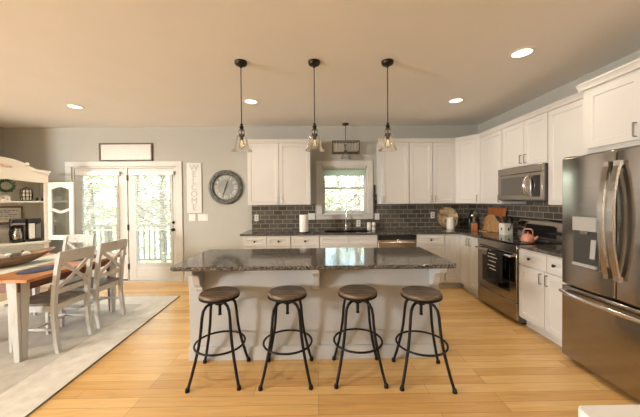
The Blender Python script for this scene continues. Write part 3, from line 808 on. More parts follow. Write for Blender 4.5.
# caged lamp over the sink
t = thing('sink_pendant', 'small pendant with a rectangular wooden cage above the sink window', 'lamp', (.506, 4.88, 2.24))
H = CEIL - 2.24
obj('canopy', MB().lathe([(.01, H-.035), (.05, H-.025), (.058, H-.01), (.058, H)], (0, 0, 0), 24), bronze_m, t)
obj('rod', MB().tube([(0, 0, .16), (0, 0, H-.03)], .005, 8), bronze_m, t)
mb = MB(); hw, hd, hh = .235, .075, .21
for y in (-hd, hd-.014):
    mb.box(-hw, hw, y, y+.014, 0, .02).box(-hw, hw, y, y+.014, hh-.02, hh).box(-hw, -hw+.02, y, y+.014, .02, hh-.02).box(hw-.02, hw, y, y+.014, .02, hh-.02)
for x in (-hw, hw-.02):
    for z in (0, hh-.02): mb.box(x, x+.02, -hd+.014, hd-.014, z, z+.02)
obj('cage', mb, framewood_m, t, .002)
mb = MB()
for y in (-hd+.006, hd-.006):
    for k in range(9):
        x = -hw+.02 + (2*hw-.04)*k/8
        mb.tube([(x, y, .05), (x, y, hh-.02)], .004, 6)
    for z in (.05, .10, .15): mb.tube([(-hw+.02, y, z), (hw-.02, y, z)], .004, 6)
obj('wire_mesh', mb, mat('pale_wire', (.62, .58, .50), .6), t)
obj('socket', MB().lathe([(.008, .17), (.022, .16), (.022, .11), (.016, .10), (.026, .05), (.028, .0), (.012, -.01)], (0, 0, 0), 16), bronze_m, t)
o = obj('glass_shade', MB().lathe([(.028, .005), (.05, -.01), (.075, -.05), (.085, -.09)], (0, 0, 0), 28, cap=False), shade_glass_m, t)
md = o.modifiers.new('thick', 'SOLIDIFY'); md.thickness = .003

# recessed ceiling lights
LBL = ['recessed round ceiling light above the dining table', 'recessed round ceiling light beside the left island pendant', 'recessed round ceiling light nearest the corner wall cabinets', 'recessed round ceiling light nearest the refrigerator',
       'recessed ceiling light in front of the refrigerator', 'recessed ceiling light in front of the island', 'recessed ceiling light in front of the dining table', 'recessed ceiling light in the right of the sitting area', 'recessed ceiling light in the left of the sitting area']
c0 = None
for (x, y), lb in zip(CANS, LBL):
    if c0 is None:
        c0 = thing('recessed_light', lb, 'ceiling light', (x, y, CEIL), 0, 'recessed ceiling lights')
        obj('trim_ring', MB().lathe([(.075, -.001), (.098, -.001), (.100, -.006), (.092, -.010), (.078, -.008)], (0, 0, 0), 32, cap=False), white_m, c0)
        obj('lens', MB().lathe([(.001, -.004), (.077, -.004), (.077, -.001), (.001, -.001)], (0, 0, 0), 32, cap=False), lamp_m, c0)
    else: dup(c0, (x, y, CEIL), 0, lb)

# ------------------------------------------------------------------ things on the back wall
t = thing('framed_sign', 'wide blank white sign in a thin brown frame above the french doors', 'sign', (-3.37, YB-.02, 2.15))
mb = MB(); x0, x1, z0, z1, f = -3.835, -2.905, 2.155, 2.472, .022
mb.box(x0, x1, YB-.03, YB-.001, z0, z0+f).box(x0, x1, YB-.03, YB-.001, z1-f, z1).box(x0, x0+f, YB-.03, YB-.001, z0+f, z1-f).box(x1-f, x1, YB-.03, YB-.001, z0+f, z1-f)
obj('frame', mb, framewood_m, t, .002, world=True)
obj('board', MB().box(x0+f, x1-f, YB-.016, YB-.001, z0+f, z1-f), painted('sign_white', (.74, .72, .69), .6), t, world=True)

t = thing('welcome_sign', 'tall narrow white board reading WELCOME downwards beside the french doors', 'sign', (-2.175, YB-.01, 1.22))
obj('board', MB().box(-2.305, -2.045, YB-.02, YB-.001, 1.224, 2.116), painted('sign_board', (.72, .72, .69), .6), t, .003, world=True)
letter_m = mat('letter_grey', (.52, .525, .51), .7)
for k, ch in enumerate('WELCOME'):
    text_mesh(ch, .15, letter_m, t, (0, -.0125, .806 - k*.117), (PI/2, 0, 0), 'letter')

for x0, x1, n_, lb in ((-2.285, -2.165, 1, 'white light switch plate under the WELCOME sign, the left one'), (-2.12, -1.945, 2, 'wider white light switch plate under the WELCOME sign, the right one')):
    t = thing('switch_plate', lb, 'switch', ((x0+x1)/2, YB, 1.09), 0, 'switch plates under the welcome sign')
    obj('plate', MB().box(x0, x1, YB-.007, YB-.0005, 1.085, 1.205), white_m, t, .003, world=True)
    for k in range(n_):
        xc = x0 + (x1-x0)*(k+.5)/n_
        obj('rocker', MB().box(xc-.018, xc+.018, YB-.011, YB-.006, 1.112, 1.178), white_m, t, .002, world=True)

t = thing('wall_clock', 'large round grey wall clock with pale roman numerals', 'clock', (-1.617, YB-.001, 1.678))
clock_m = mat('clock_rim', (.11, .115, .105), .5, .3); noise_mix(clock_m, (.075, .08, .073), (.17, .175, .16), (5, 5, 5), 4, 4)
face_m = painted('clock_face', (.30, .31, .29), .7, .15)
obj('rim', MB().lathe([(.22, 0), (.303, 0), (.305, -.03), (.285, -.055), (.262, -.058), (.255, -.045), (.238, -.048), (.225, -.035), (.22, -.012)], (0, 0, 0), 56, 'y', cap=False), clock_m, t)
obj('face', MB().lathe([(.001, -.012), (.225, -.012), (.225, -.001), (.001, -.001)], (0, 0, 0), 48, 'y', cap=False), face_m, t)
num_m = mat('numeral_white', (.72, .72, .68), .7)
for k, s in enumerate(['XII', 'I', 'II', 'III', 'IIII', 'V', 'VI', 'VII', 'VIII', 'IX', 'X', 'XI']):
    a = k*PI/6
    o = text_mesh(s, .085, num_m, t, (.168*math.sin(a), -.0145, .168*math.cos(a)), (PI/2, a, 0), 'numeral')
def hand(L_, wd, a):
    M = Matrix.Rotation(a, 4, 'Y')
    return MB(M).hexa([(-wd, -.026, -.04), (wd, -.026, -.04), (wd, -.022, -.04), (-wd, -.022, -.04)], [(-wd*.4, -.026, L_), (wd*.4, -.026, L_), (wd*.4, -.022, L_), (-wd*.4, -.022, L_)])
obj('hour_hand', hand(.12, .008, R(17)), iron_m, t)
obj('minute_hand', hand(.18, .006, R(199)), iron_m, t)

def plate(label, x, z, wd=.072, group='outlet plates on the backsplash', y=YB-TK-.0005, kind='outlet'):
    t = thing('wall_outlet' if kind == 'outlet' else 'switch_plate', label, kind, (x, y, z-.058), 0, group)
    obj('plate', MB().box(x-wd/2, x+wd/2, y-.006, y, z-.058, z+.058), white_m, t, .003, world=True)
    if kind == 'outlet':
        for dz in (-.022, .022): obj('socket', MB().box(x-.016, x+.016, y-.0085, y-.0055, z+dz-.014, z+dz+.014), grey_m, t, .003, world=True)
    else:
        for dx in ((-.022, .022) if wd > .1 else (0,)): obj('rocker', MB().box(x+dx-.015, x+dx+.015, y-.009, y-.0055, z-.03, z+.03), white_m, t, .002, world=True)
plate('white outlet plate on the tile under the left wall cabinet', -1.08, 1.13)
plate('white switch plate left of the sink window beside the paper towel', -.095, 1.145, .12, kind='switch')
plate('white outlet plate on the tile right of the faucet', .74, 1.015)
plate('small white switch plate right of the sink window', 1.075, 1.135, .085, kind='switch')
plate('white outlet plate on the tile left of the round platter', 2.075, 1.15)

# hanging black rack right of the window
t = thing('wall_rack', 'narrow black rack with dark holders hanging right of the sink window', 'rack', (1.036, YB-.001, 1.2))
obj('back_strip', MB().box(1.024, 1.05, YB-.012, YB-.001, 1.23, 1.70), black_m, t, .003, world=True)
for z in (1.27, 1.37, 1.47):
    obj('holder', MB().lathe([(.020, 0), (.024, .01), (.025, .065), (.021, .065), (.018, .01)], (1.036, YB-.04, z), 16), black_m, t, world=True)
obj('hook', MB().tube([(1.037, YB-.012, 1.64), (1.037, YB-.05, 1.63), (1.037, YB-.055, 1.66)], .004, 8), iron_m, t, world=True)

# ------------------------------------------------------------------ things on the worktop
t = thing('paper_towel_holder', 'white paper towel roll upright on a dark stand by the sink', 'paper towel', (-.215, 4.55, CT))
obj('base', MB().lathe([(.085, 0), (.085, .008), (.08, .012)], (0, 0, 0), 28), bronze_m, t)
obj('rod', MB().tube([(0, 0, .01), (0, 0, .315)], .006, 8), bronze_m, t)
obj('paper_roll', MB().lathe([(.021, .014), (.069, .014), (.070, .018), (.070, .281), (.069, .285), (.021, .285)], (0, 0, 0), 32), paper_m, t)
for x, lb in ((.905, 'small white soap bottle with black pump, the left one beside the sink'), (.988, 'small white lotion bottle with black pump, the right one beside the sink')):
    t = thing('soap_bottle', lb, 'bottle', (x, 4.90, CT), 0, 'pump bottles beside the sink')
    t.scale = (1.1, 1.1, 1.25)
    obj('bottle_body', MB().lathe([(.028, 0), (.031, .005), (.031, .085), (.026, .098), (.012, .104)], (0, 0, 0), 20), cream_m, t)
    obj('pump', MB().lathe([(.013, .10), (.013, .118), (.005, .12), (.005, .142), (.011, .143), (.011, .152)], (0, 0, 0), 14).tube([(0, 0, .147), (0, -.035, .145)], .0045, 8), black_m, t)
    obj('label_band', MB().lathe([(.0315, .03), (.0318, .031), (.0318, .068), (.0315, .069)], (0, 0, 0), 20, cap=False), grey_m if x > .95 else paper_m, t)

t = thing('round_platter', 'round mottled wooden platter leaning against the corner backsplash', 'platter', (2.325, 4.985, CT))
M = Matrix.Rotation(R(-9), 4, 'X')
mb = MB(M).lathe([(.001, -.004), (.14, -.004), (.178, -.022), (.192, -.028), (.194, -.022), (.18, -.012), (.145, .008), (.001, .008)], (0, 0, .195), 44, 'y', cap=False)
obj('dish', mb, platter_m, t)
obj('dish_rim', MB(M).tube([(.193*math.cos(2*PI*k/44), -.025, .195+.193*math.sin(2*PI*k/44)) for k in range(44)], .005, 6, True), framewood_m, t)
t = thing('pitcher', 'white ceramic pitcher standing in front of the round platter', 'pitcher', (2.29, 4.80, CT))
o = obj('jug_body', MB().lathe([(.055, 0), (.062, .004), (.066, .02), (.064, .12), (.060, .18), (.064, .205), (.060, .205), (.055, .18), (.058, .02), (.001, .012)], (0, 0, 0), 28), cream_m, t)
obj('handle', MB().tube([(.058, 0, .175), (.095, 0, .18), (.108, 0, .14), (.10, 0, .08), (.062, 0, .055)], [.009, .01, .01, .01, .009], 10), cream_m, t)
obj('spout', MB().prism([(-.03, -.022), (-.085, 0), (-.03, .022)], .175, .207, 'xy'), cream_m, t, .004)

t = thing('utensil_box', 'small brown wooden box holding utensils in the counter corner', 'box', (2.56, 4.56, CT), R(-25))
mb = MB(); s = .045
mb.box(-s, s, -s, s, 0, .012).box(-s, s, -s, -s+.01, .012, .13).box(-s, s, s-.01, s, .012, .13).box(-s, -s+.01, -s+.01, s-.01, .012, .13).box(s-.01, s, -s+.01, s-.01, .012, .13)
obj('box_body', mb, boardred_m, t, .002)
for i, (dx, dy, hgt, kind, lb) in enumerate([(-.018, -.012, .27, 'spoon', 'steel serving spoon standing in the brown utensil box, left'), (.012, .01, .29, 'whisk', 'steel whisk standing in the brown utensil box'), (.022, -.018, .25, 'ladle', 'black ladle standing in the brown utensil box'), (-.008, .02, .30, 'spatula', 'black spatula standing in the brown utensil box')]):
    t = thing(kind, lb, 'utensil', (2.56+dx, 4.56+dy, CT+.014), i*1.1, 'utensils in the brown wooden box')
    mm = chrome_m if i < 2 else black_m
    lean = .03*(1 if i % 2 else -1)
    obj('shaft', MB().tube([(0, 0, .0), (lean*.4, 0, hgt-.06)], .005, 8), mm, t)
    mb = MB()
    if kind == 'whisk':
        for k in range(4):
            a = k*PI/4
            mb.tube([(lean*.4 + .028*math.sin(q)*math.cos(a), .028*math.sin(q)*math.sin(a), hgt-.06+.08*(1-math.cos(q))/2) for q in [2*PI*j/14 for j in range(15)]], .0018, 5)
    elif kind == 'spatula': mb.box(lean*.4-.028, lean*.4+.028, -.003, .003, hgt-.07, hgt+.02)
    else: mb.ball((lean*.4, 0, hgt-.04), .028, 1.2)
    obj('head', mb, mm, t)
t = thing('oil_bottle', 'tall dark green glass bottle in the counter corner', 'bottle', (2.66, 4.86, CT))
obj('bottle_body', MB().lathe([(.036, 0), (.038, .006), (.038, .17), (.03, .20), (.014, .225), (.014, .275)], (0, 0, 0), 22), mat('green_glass', (.012, .028, .022), .1), t)
obj('stopper', MB().lathe([(.016, .272), (.016, .29), (.012, .30)], (0, 0, 0), 14), black_m, t)

# cutting boards leaning on the right backsplash
def board(name, label, x_back, y0, y1, hgt, th, lean, ma, round_top=False):
    t = thing(name, label, 'cutting board', (x_back, (y0+y1)/2, CT), 0, 'cutting boards in the corner')
    M = Matrix.Rotation(lean, 4, 'Y')
    w2 = (y1-y0)/2
    poly = [(-w2, 0), (w2, 0), (w2, hgt*.62 if round_top else hgt)]
    if round_top: poly += [(w2*math.cos(a), hgt*.62 + hgt*.38*math.sin(a)) for a in [PI*k/12 for k in range(1, 12)]]
    poly += [(-w2, hgt*.62 if round_top else hgt)]
    obj('plank', MB(M).prism(poly, -th, 0, 'yz'), ma, t, .006)
    return t, M
t, M = board('cutting_board', 'tall reddish wooden cutting board leaning behind a paler one', 2.815, 4.22, 4.66, .385, .022, R(9), boardred_m)
obj('grip_bar', MB(M).box(-.032, -.0215, -.19, .19, .335, .37), boardred_m, t, .003)
board('cutting_board', 'pale maple cutting board with rounded top leaning in front', 2.755, 4.25, 4.66, .27, .02, R(11), boardlight_m, True)
t = thing('salt_dish', 'low pale wooden tray at the foot of the cutting boards', 'tray', (2.645, 4.42, CT))
obj('tray_body', MB().box(-.03, .03, -.11, .11, 0, .014), boardlight_m, t, .005)

t = thing('utensil_crock', 'white square crock with a black mark beside the range', 'crock', (2.715, 4.02, CT))
mb = MB(); s = .062
mb.box(-s, s, -s, s, 0, .012).box(-s, s, -s, -s+.009, .012, .165).box(-s, s, s-.009, s, .012, .165).box(-s, -s+.009, -s+.009, s-.009, .012, .165).box(s-.009, s, -s+.009, s-.009, .012, .165)
cr_ = obj('crock_body', mb, cream_m, t, .006)
mk = MB().lathe([(.014, -s-.001), (.014, -s+.001)], (0, 0, .085), 16, 'x').box(-s-.001, -s+.001, -.006, .006, .062, .105)
mk.lathe([(.014, -s-.001), (.014, -s+.001)], (0, 0, .085), 16, 'y').box(-.006, .006, -s-.001, -s+.001, .062, .105)
obj('black_mark', mk, black_m, cr_)
teal_m = mat('teal_silicone', (.012, .035, .045), .5)
for i, (dx, dy, lean, lb) in enumerate([(-.03, .03, -.05, 'teal spatula leaning out of the white crock to the left'), (0, .0, -.015, 'dark teal spoon standing up in the white crock'), (.03, -.02, .05, 'black turner leaning out of the white crock towards the range'), (.01, -.035, .07, 'black spoon leaning out of the white crock over the cooktop'), (-.015, -.03, .02, 'dark spatula in the front of the white crock')]):
    t = thing('cooking_utensil', lb, 'utensil', (2.715+dx, 4.02+dy, CT+.014), 0, 'utensils in the white crock')
    mm = teal_m if i < 2 else black_m
    obj('shaft', MB().tube([(0, 0, 0), (lean*.3, -lean*.8, .17)], .005, 8), mm, t)
    obj('head', MB().hexa([(lean*.3-.012, -lean*.8-.014, .168), (lean*.3-.004, -lean*.8-.014, .168), (lean*.3-.004, -lean*.8+.014, .168), (lean*.3-.012, -lean*.8+.014, .168)], [(lean*.5-.008, -lean*1.5-.045, .245), (lean*.5, -lean*1.5-.045, .245), (lean*.5, -lean*1.5+.045, .245), (lean*.5-.008, -lean*1.5+.045, .245)]), mm, t, .004)

# kettle on the cooktop
t = thing('tea_kettle', 'salmon pink tea kettle with arched handle on the cooktop', 'kettle', (2.47, 3.27, .925), R(-50))
t.scale = (.72, .72, .80)
obj('kettle_body', MB().lathe([(.075, 0), (.092, .006), (.098, .03), (.095, .055), (.080, .085), (.055, .105), (.04, .11)], (0, 0, 0), 32), copper_m, t)
obj('lid', MB().lathe([(.044, .108), (.042, .116), (.012, .124), (.008, .13), (.014, .138), (.012, .146), (.001, .15)], (0, 0, 0), 22, cap=False), copper_m, t)
obj('spout', MB().tube([(.085, 0, .05), (.115, 0, .07), (.13, 0, .095)], [.024, .018, .012], 12), copper_m, t)
obj('handle', MB().tube([(-.062, 0, .09), (-.066, 0, .16), (-.045, 0, .19), (.045, 0, .19), (.066, 0, .16), (.062, 0, .09)], [.007, .008, .011, .011, .008, .007], 10), copper_m, t)

# ------------------------------------------------------------------ rug and dining table
RT = .012
mb = MB().prism([(-4.55, .85), (-1.90, .85), (-2.085, 4.25), (-4.55, 4.265)], 0.0005, RT, 'xy')
t = thing('area_rug', 'large cream woven area rug under the dining table', 'rug', (-3.3, 2.6, 0))
obj('border', mb, rugb_m, t, world=True)
obj('field', MB().prism([(-4.35, 1.2), (-2.33, 1.2), (-2.43, 3.92), (-4.35, 3.94)], RT, RT+.001, 'xy'), rug_m, t, world=True)
obj('binding', MB().tube([(-1.897, .85, .006), (-2.082, 4.253, .006)], .0065, 6).tube([(-2.082, 4.253, .006), (-4.55, 4.268, .006)], .0065, 6), rugbind_m, t, world=True)
RZ = RT + .001
TX0, TX1, TY0, TY1, TZ = -3.82, -2.525, 2.465, 3.75, .762
t = thing('dining_table', 'farmhouse dining table with brown top and white tapered legs on the rug', 'table', ((TX0+TX1)/2, (TY0+TY1)/2, RZ))
mb = MB(); npl = 6
for k in range(npl):
    a = TX0 + (TX1-TX0)*k/npl
    mb.box(a, a+(TX1-TX0)/npl-.0012, TY0, TY1, TZ-.028, TZ)
obj('tabletop', mb, tabletop_m, t, .003, world=True)
i_ = .03; ix = .112
mb = MB().box(TX0+ix, TX1-ix, TY0+i_, TY0+i_+.022, .64, TZ-.028).box(TX0+ix, TX1-ix, TY1-i_-.022, TY1-i_, .64, TZ-.028).box(TX0+ix, TX0+ix+.022, TY0+i_+.022, TY1-i_-.022, .64, TZ-.028).box(TX1-ix-.022, TX1-ix, TY0+i_+.022, TY1-i_-.022, .64, TZ-.028)
obj('apron', mb, apron_m, t, world=True)
for sx in (0, 1):
    for sy in (0, 1):
        x = TX1-.105 if sx else TX0+.105; y = TY0+.018 if sy == 0 else TY1-.018
        dx = -1 if sx else 1; dy = 1 if sy == 0 else -1
        def tp(z, xa, xb, ya, yb, k):  # quad at height z
            return [(x+dx*xa*k, y+dy*ya*k, z), (x+dx*xb*k, y+dy*ya*k, z), (x+dx*xb*k, y+dy*yb*k, z), (x+dx*xa*k, y+dy*yb*k, z)]
        mb = MB()
        mb.hexa([(x+dx*.022, y+dy*.03, RZ), (x+dx*.072, y+dy*.03, RZ), (x+dx*.072, y+dy*.052, RZ), (x+dx*.022, y+dy*.052, RZ)],
                [(x+dx*.008, y, .733), (x+dx*.098, y, .733), (x+dx*.098, y+dy*.03, .733), (x+dx*.008, y+dy*.03, .733)])
        lg = obj('leg', mb, chairwhite_m, t, .003, world=True)
        mb = MB().hexa([(x+dx*.02, y+dy*.056, RZ), (x+dx*.042, y+dy*.056, RZ), (x+dx*.042, y+dy*.10, RZ), (x+dx*.02, y+dy*.10, RZ)],
                [(x, y+dy*.034, .733), (x+dx*.028, y+dy*.034, .733), (x+dx*.028, y+dy*.115, .733), (x, y+dy*.115, .733)])
        obj('leg_board', mb, chairwhite_m, lg, .003, world=True)
        mb = MB().hexa([(x+dx*.03, y+dy*.045, RZ+.01), (x+dx*.065, y+dy*.045, RZ+.01), (x+dx*.065, y+dy*.09, RZ+.01), (x+dx*.03, y+dy*.09, RZ+.01)],
                [(x+dx*.012, y+dy*.02, .733), (x+dx*.085, y+dy*.02, .733), (x+dx*.085, y+dy*.10, .733), (x+dx*.012, y+dy*.10, .733)])
        obj('leg_core', mb, apron_m, lg, 0, world=True)

# runner, placemats, bowl
tcx = -3.17
tag(obj('table_runner', MB().box(tcx-.22, tcx+.22, TY0-.001+.02, TY1-.02, TZ, TZ+.004), runner_m, None, .001), 'pale table runner lying along the middle of the dining table', 'table runner')
def placemat(x, y, lb):
    mb = MB().lathe([(.001, 0), (.19, 0), (.192, .003), (.188, .005), (.001, .005)], (0, 0, 0), 40, cap=False)
    o = obj('placemat', mb, navy_m); o.scale = (.68, 1.05, 1); o.location = (x, y, TZ+.0005)
    return tag(o, lb, 'placemat', 'navy oval placemats')
placemat(-2.78, 2.85, 'navy oval placemat at the right near side of the dining table')
placemat(-2.80, 3.42, 'navy oval placemat at the right far side of the dining table')
t = thing('dough_bowl', 'long carved wooden dough bowl on the table runner', 'bowl', (-3.28, 2.95, TZ+.0045), R(-20))
mb = MB(); vs, fs = [], []
NA, NL = 32, 7
def bowl_pt(a, s, inner):
    # s 0 bottom .. 1 rim
    lx, ly = (.05 + .115*s**.7), (.16 + .30*s**.75)
    z = .005 + .108*s**1.4
    if inner: lx -= .012; ly -= .02; z = max(z, .0) + .008 * (1-s)
    tip = abs(math.sin(a))**6 * .03 * s
    return (lx*math.cos(a), ly*math.sin(a), z + tip)
for inner in (False, True):
    for i in range(NL+1):
        s = i/NL if not inner else 1 - i/NL
        for k in range(NA): vs.append(bowl_pt(2*PI*k/NA, s, inner))
rows_ = 2*(NL+1)
for i in range(rows_-1):
    for k in range(NA):
        k2 = (k+1) % NA; fs.append((i*NA+k, i*NA+k2, (i+1)*NA+k2, (i+1)*NA+k))
fs.append(tuple(range(NA-1, -1, -1))); fs.append(tuple(range((rows_-1)*NA, rows_*NA)))
obj('bowl_shell', mb.add(vs, fs), bowlwood_m, t)
ball_ms = [painted('ball_white', (.72, .70, .65), .7), painted('ball_grey', (.30, .29, .28), .7, .3), painted('ball_dark', (.10, .10, .11), .7, .3)]
for i, (dx, dy, dz, r, c_, lb) in enumerate([(.0, -.02, .095, .050, 0, 'large white decorative ball in the middle of the dough bowl'), (-.045, -.145, .085, .040, 1, 'grey decorative ball at the near side of the dough bowl'), (.035, -.13, .082, .040, 0, 'white decorative ball at the near right of the dough bowl'), (.02, .105, .090, .045, 2, 'dark decorative ball right of the large white one in the dough bowl'), (-.045, .07, .088, .042, 0, 'white decorative ball at the back of the dough bowl'), (.0, .20, .095, .038, 0, 'small white decorative ball at the far end of the dough bowl'), (.0, -.235, .095, .038, 1, 'small grey decorative ball at the near end of the dough bowl')]):
    o = obj('decorative_ball', MB().ball((0, 0, 0), r, 1, 18, 10), ball_ms[c_]); o.location = (-3.28+dx*.94+dy*.342, 2.95-dx*.342+dy*.94, TZ+.0045+dz)
    tag(o, lb, 'ball', 'decorative balls in the dough bowl')

# dining chairs with crossed backs; local front is -y, back posts at +y
def make_chair(label, loc, rz):
    t = thing('dining_chair', label, 'chair', loc, rz, 'white cross-back dining chairs')
    hw, fy, by = .195, -.215, .215
    mb = MB().hexa([(-hw+.012, by-.01, .445), (hw-.012, by-.01, .445), (hw+.02, fy-.02, .445), (-hw-.02, fy-.02, .445)], [(-hw+.012, by-.01, .467), (hw-.012, by-.01, .467), (hw+.02, fy-.02, .467), (-hw-.02, fy-.02, .467)])
    obj('seat', mb, greywood_m, t, .006)
    mb = MB().box(-hw, hw, fy, fy+.02, .385, .444).box(-hw+.015, hw-.015, by-.03, by-.01, .385, .444).box(-hw, -hw+.02, fy+.02, by-.03, .385, .444).box(hw-.02, hw, fy+.02, by-.03, .385, .444)
    obj('seat_frame', mb, chairwhite_m, t, .002)
    for s in (-1, 1):
        x = s*(hw-.018)
        obj('leg', MB().hexa([(x-.014, fy-.004, 0), (x+.014, fy-.004, 0), (x+.014, fy+.024, 0), (x-.014, fy+.024, 0)], [(x-.021, fy-.006, .444), (x+.021, fy-.006, .444), (x+.021, fy+.036, .444), (x-.021, fy+.036, .444)]), chairwhite_m, t, .004)
        x = s*(hw-.008)
        prof = [(0.0, by+.035), (.12, by+.015), (.30, by-.002), (.46, by-.002), (.62, by+.012), (.80, by+.038), (.94, by+.066)]
        mb = MB(); a0, a1 = .019, .017
        for i in range(len(prof)-1):
            (z0, y0), (z1, y1) = prof[i], prof[i+1]
            mb.hexa([(x-a0, y0-.018, z0), (x+a0, y0-.018, z0), (x+a0, y0+.018, z0), (x-a0, y0+.018, z0)], [(x-a0, y1-.018, z1), (x+a0, y1-.018, z1), (x+a0, y1+.018, z1), (x-a0, y1+.018, z1)])
        bm_o = obj('leg', mb, chairwhite_m, t, 0)
    def yb(z): return by + (.012 + (z-.62)/.345*.06 if z > .62 else -.002 + max(0, z-.46)/.16*.014)
    mb = MB()
    n_ = 10; vs = []
    for i in range(n_+1):
        s = -1 + 2*i/n_; x = s*(hw+.008); bow = .022*(1-s*s)
        for z in (.845, .955):
            y = yb(z) + bow
            vs += [(x, y-.011, z + (.006*(1-s*s) if z > .9 else 0)), (x, y+.011, z + (.006*(1-s*s) if z > .9 else 0))]
    fs = []
    for i in range(n_):
        a = i*4; b_ = a+4
        fs += [(a, b_, b_+2, a+2), (a+1, a+3, b_+3, b_+1), (a+2, b_+2, b_+3, a+3), (a, a+1, b_+1, b_)]
    fs += [(0, 2, 3, 1), (n_*4, n_*4+1, n_*4+3, n_*4+2)]
    obj('top_rail', mb.add(vs, fs), chairwhite_m, t, .003)
    mb = MB(); zl = .545; mb.hexa([(-hw+.01, yb(zl)-.010, zl), (hw-.01, yb(zl)-.010, zl), (hw-.01, yb(zl)+.010, zl), (-hw+.01, yb(zl)+.010, zl)], [(-hw+.01, yb(zl)-.008, zl+.05), (hw-.01, yb(zl)-.008, zl+.05), (hw-.01, yb(zl)+.014, zl+.05), (-hw+.01, yb(zl)+.014, zl+.05)])
    obj('lower_rail', mb, chairwhite_m, t, .003)
    for s in (-1, 1):
        mb = MB(); za, zb_ = .59, .85
        dyo = .007*s
        p0, p1 = Vector((-s*(hw-.03), yb(za)+dyo, za)), Vector((s*(hw-.03), yb(zb_)+dyo, zb_))
        n2 = 8; w_ = .017
        vs = []; fs = []
        dirv = (p1-p0).normalized(); pv = Vector((dirv.z, 0, -dirv.x)).normalized()
        for i in range(n2+1):
            c_ = p0.lerp(p1, i/n2); c_.y += .018*math.sin(PI*i/n2)
            for q1 in (-w_, w_):
                for q2 in (-.0065, .0065):
                    vs.append(c_ + pv*q1 + Vector((0, q2, 0)))
        for i in range(n2):
            a = i*4; b_ = a+4
            fs += [(a, a+1, b_+1, b_), (a+2, b_+2, b_+3, a+3), (a, b_, b_+2, a+2), (a+1, a+3, b_+3, b_+1)]
        fs += [(0, 2, 3, 1), (n2*4, n2*4+1, n2*4+3, n2*4+2)]
        obj('cross_brace', mb.add(vs, fs), chairwhite_m, t)
    obj('stretcher', MB().box(-hw+.012, -hw+.028, fy+.03, by-.0, .20, .225).box(hw-.028, hw-.012, fy+.03, by-.0, .20, .225).box(-hw+.028, hw-.028, -.01, .01, .202, .223), chairwhite_m, t, .003)
    return t
ch = make_chair('white cross-back dining chair nearest the camera on the right of the table', (-2.70, 2.865, RZ), R(-91))
dup(ch, (-2.71, 3.40, RZ), R(-93), 'white cross-back dining chair on the right of the table nearest the french doors')
dup(ch, (-3.39, 3.78, RZ), R(1), 'white cross-back dining chair at the far end of the dining table')

# ------------------------------------------------------------------ hutch set across the corner
HU = Vector((.582, .813, 0)); HC = Vector((-4.665, 4.155, 0))
hz = math.atan2(.813, .582)
t = thing('china_hutch', 'cream corner hutch with arched crown and open glass door', 'hutch', HC, hz)
hutch_ob = t
W, D_ = .55, .42
mb = MB().box(-W, W, 0, D_, .06, .79)
obj('base_body', mb, hutch_m, t, .003)
obj('counter_board', MB().box(-W-.02, W+.02, -.025, D_, .79, .822), hutch_m, t, .005)
for s in (-1, 1):
    M = frame((0, 0, 0), (1, 0, 0), (0, -1, 0))
    a, b_ = (-W+.06, -.004) if s < 0 else (.004, W-.06)
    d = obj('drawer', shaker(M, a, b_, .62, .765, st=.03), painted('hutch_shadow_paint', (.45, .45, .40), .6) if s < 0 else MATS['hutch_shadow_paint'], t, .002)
    obj('knob', knob(M, (a+b_)/2, .692), bronze_m, d)
    d = obj('cupboard_door', shaker(M, a, b_, .09, .60, st=.05), hutch_m, t, .002)
    obj('knob', knob(M, b_-.03 if s < 0 else a+.03, .38), bronze_m, d)
obj('plinth', MB().box(-W+.02, W-.02, .02, D_, 0, .06), hutch_m, t)
for s in (-1, 1):
    obj('side_panel', MB().box(min(s*W, s*(W-.03)), max(s*W, s*(W-.03)), .0, D_, .822, 1.80), hutch_m, t, .002)
    obj('front_stile', MB().box(min(s*W, s*(W-.055)), max(s*W, s*(W-.055)), -.018, 0, .822, 1.80), hutch_m, t, .003)
obj('back_panel', MB().box(-W+.03, W-.03, D_-.015, D_, .822, 1.80), painted('hutch_back_paint', (.82, .80, .73), .6), t)
obj('shelf', MB().box(-W+.03, W-.03, .02, D_-.015, 1.437, 1.46), hutch_m, t, .002)
obj('top_board', MB().box(-W, W, 0, D_, 1.80, 1.825), hutch_m, t)
poly = []
for k in range(41):
    x = -W-.0 + 2*W*k/40
    ax = abs(x)
    if ax < .30: z = 2.115 - .08*(ax/.30)**2
    elif ax < .33: z = 2.035 - (ax-.30)*.9
    else: z = 2.008 - .075*math.sin(min(1, (ax-.33)/.2)*PI/2)
    poly.append((x, z))
low = []
for k in range(41):
    x = W - 2*W*k/40
    low.append((x, 1.765 + .02*math.cos(x/W*PI)))
obj('arched_crown', MB().prism(poly + low, -.03, .02, 'xz'), hutch_m, t, .004)
mb = MB()
for s in (-1, 1):
    obj('cornice', MB().prism([(s*W, 1.86), (s*(W+.01), 1.90), (s*(W+.03), 1.925), (s*(W+.03), 1.94), (s*.36, 1.96), (s*.36, 1.93), (s*(W-.05), 1.90)], -.06, .0, 'xz'), hutch_m, t, .004)
    obj('side_cornice', MB().box(min(s*W, s*(W+.028)), max(s*W, s*(W+.028)), 0, D_, 1.905, 1.938), hutch_m, t, .003)
for s in (-1, 1): obj('scroll', MB().lathe([(.024, -.045), (.026, -.03), (.026, -.02)], (s*.315, 0, 2.03), 18, 'y'), hutch_m, t)
carve_m = mat('carving_pink', (.72, .50, .40), .7)
mb = MB()
for k in range(-4, 5):
    mb.ball((k*.036, -.032, 1.99 + .018*math.cos(k*.9)), .030 - abs(k)*.0028, .75, 12, 8)
mb.ball((0, -.033, 2.01), .03, .9, 12, 6)
obj('carving', mb, carve_m, t)
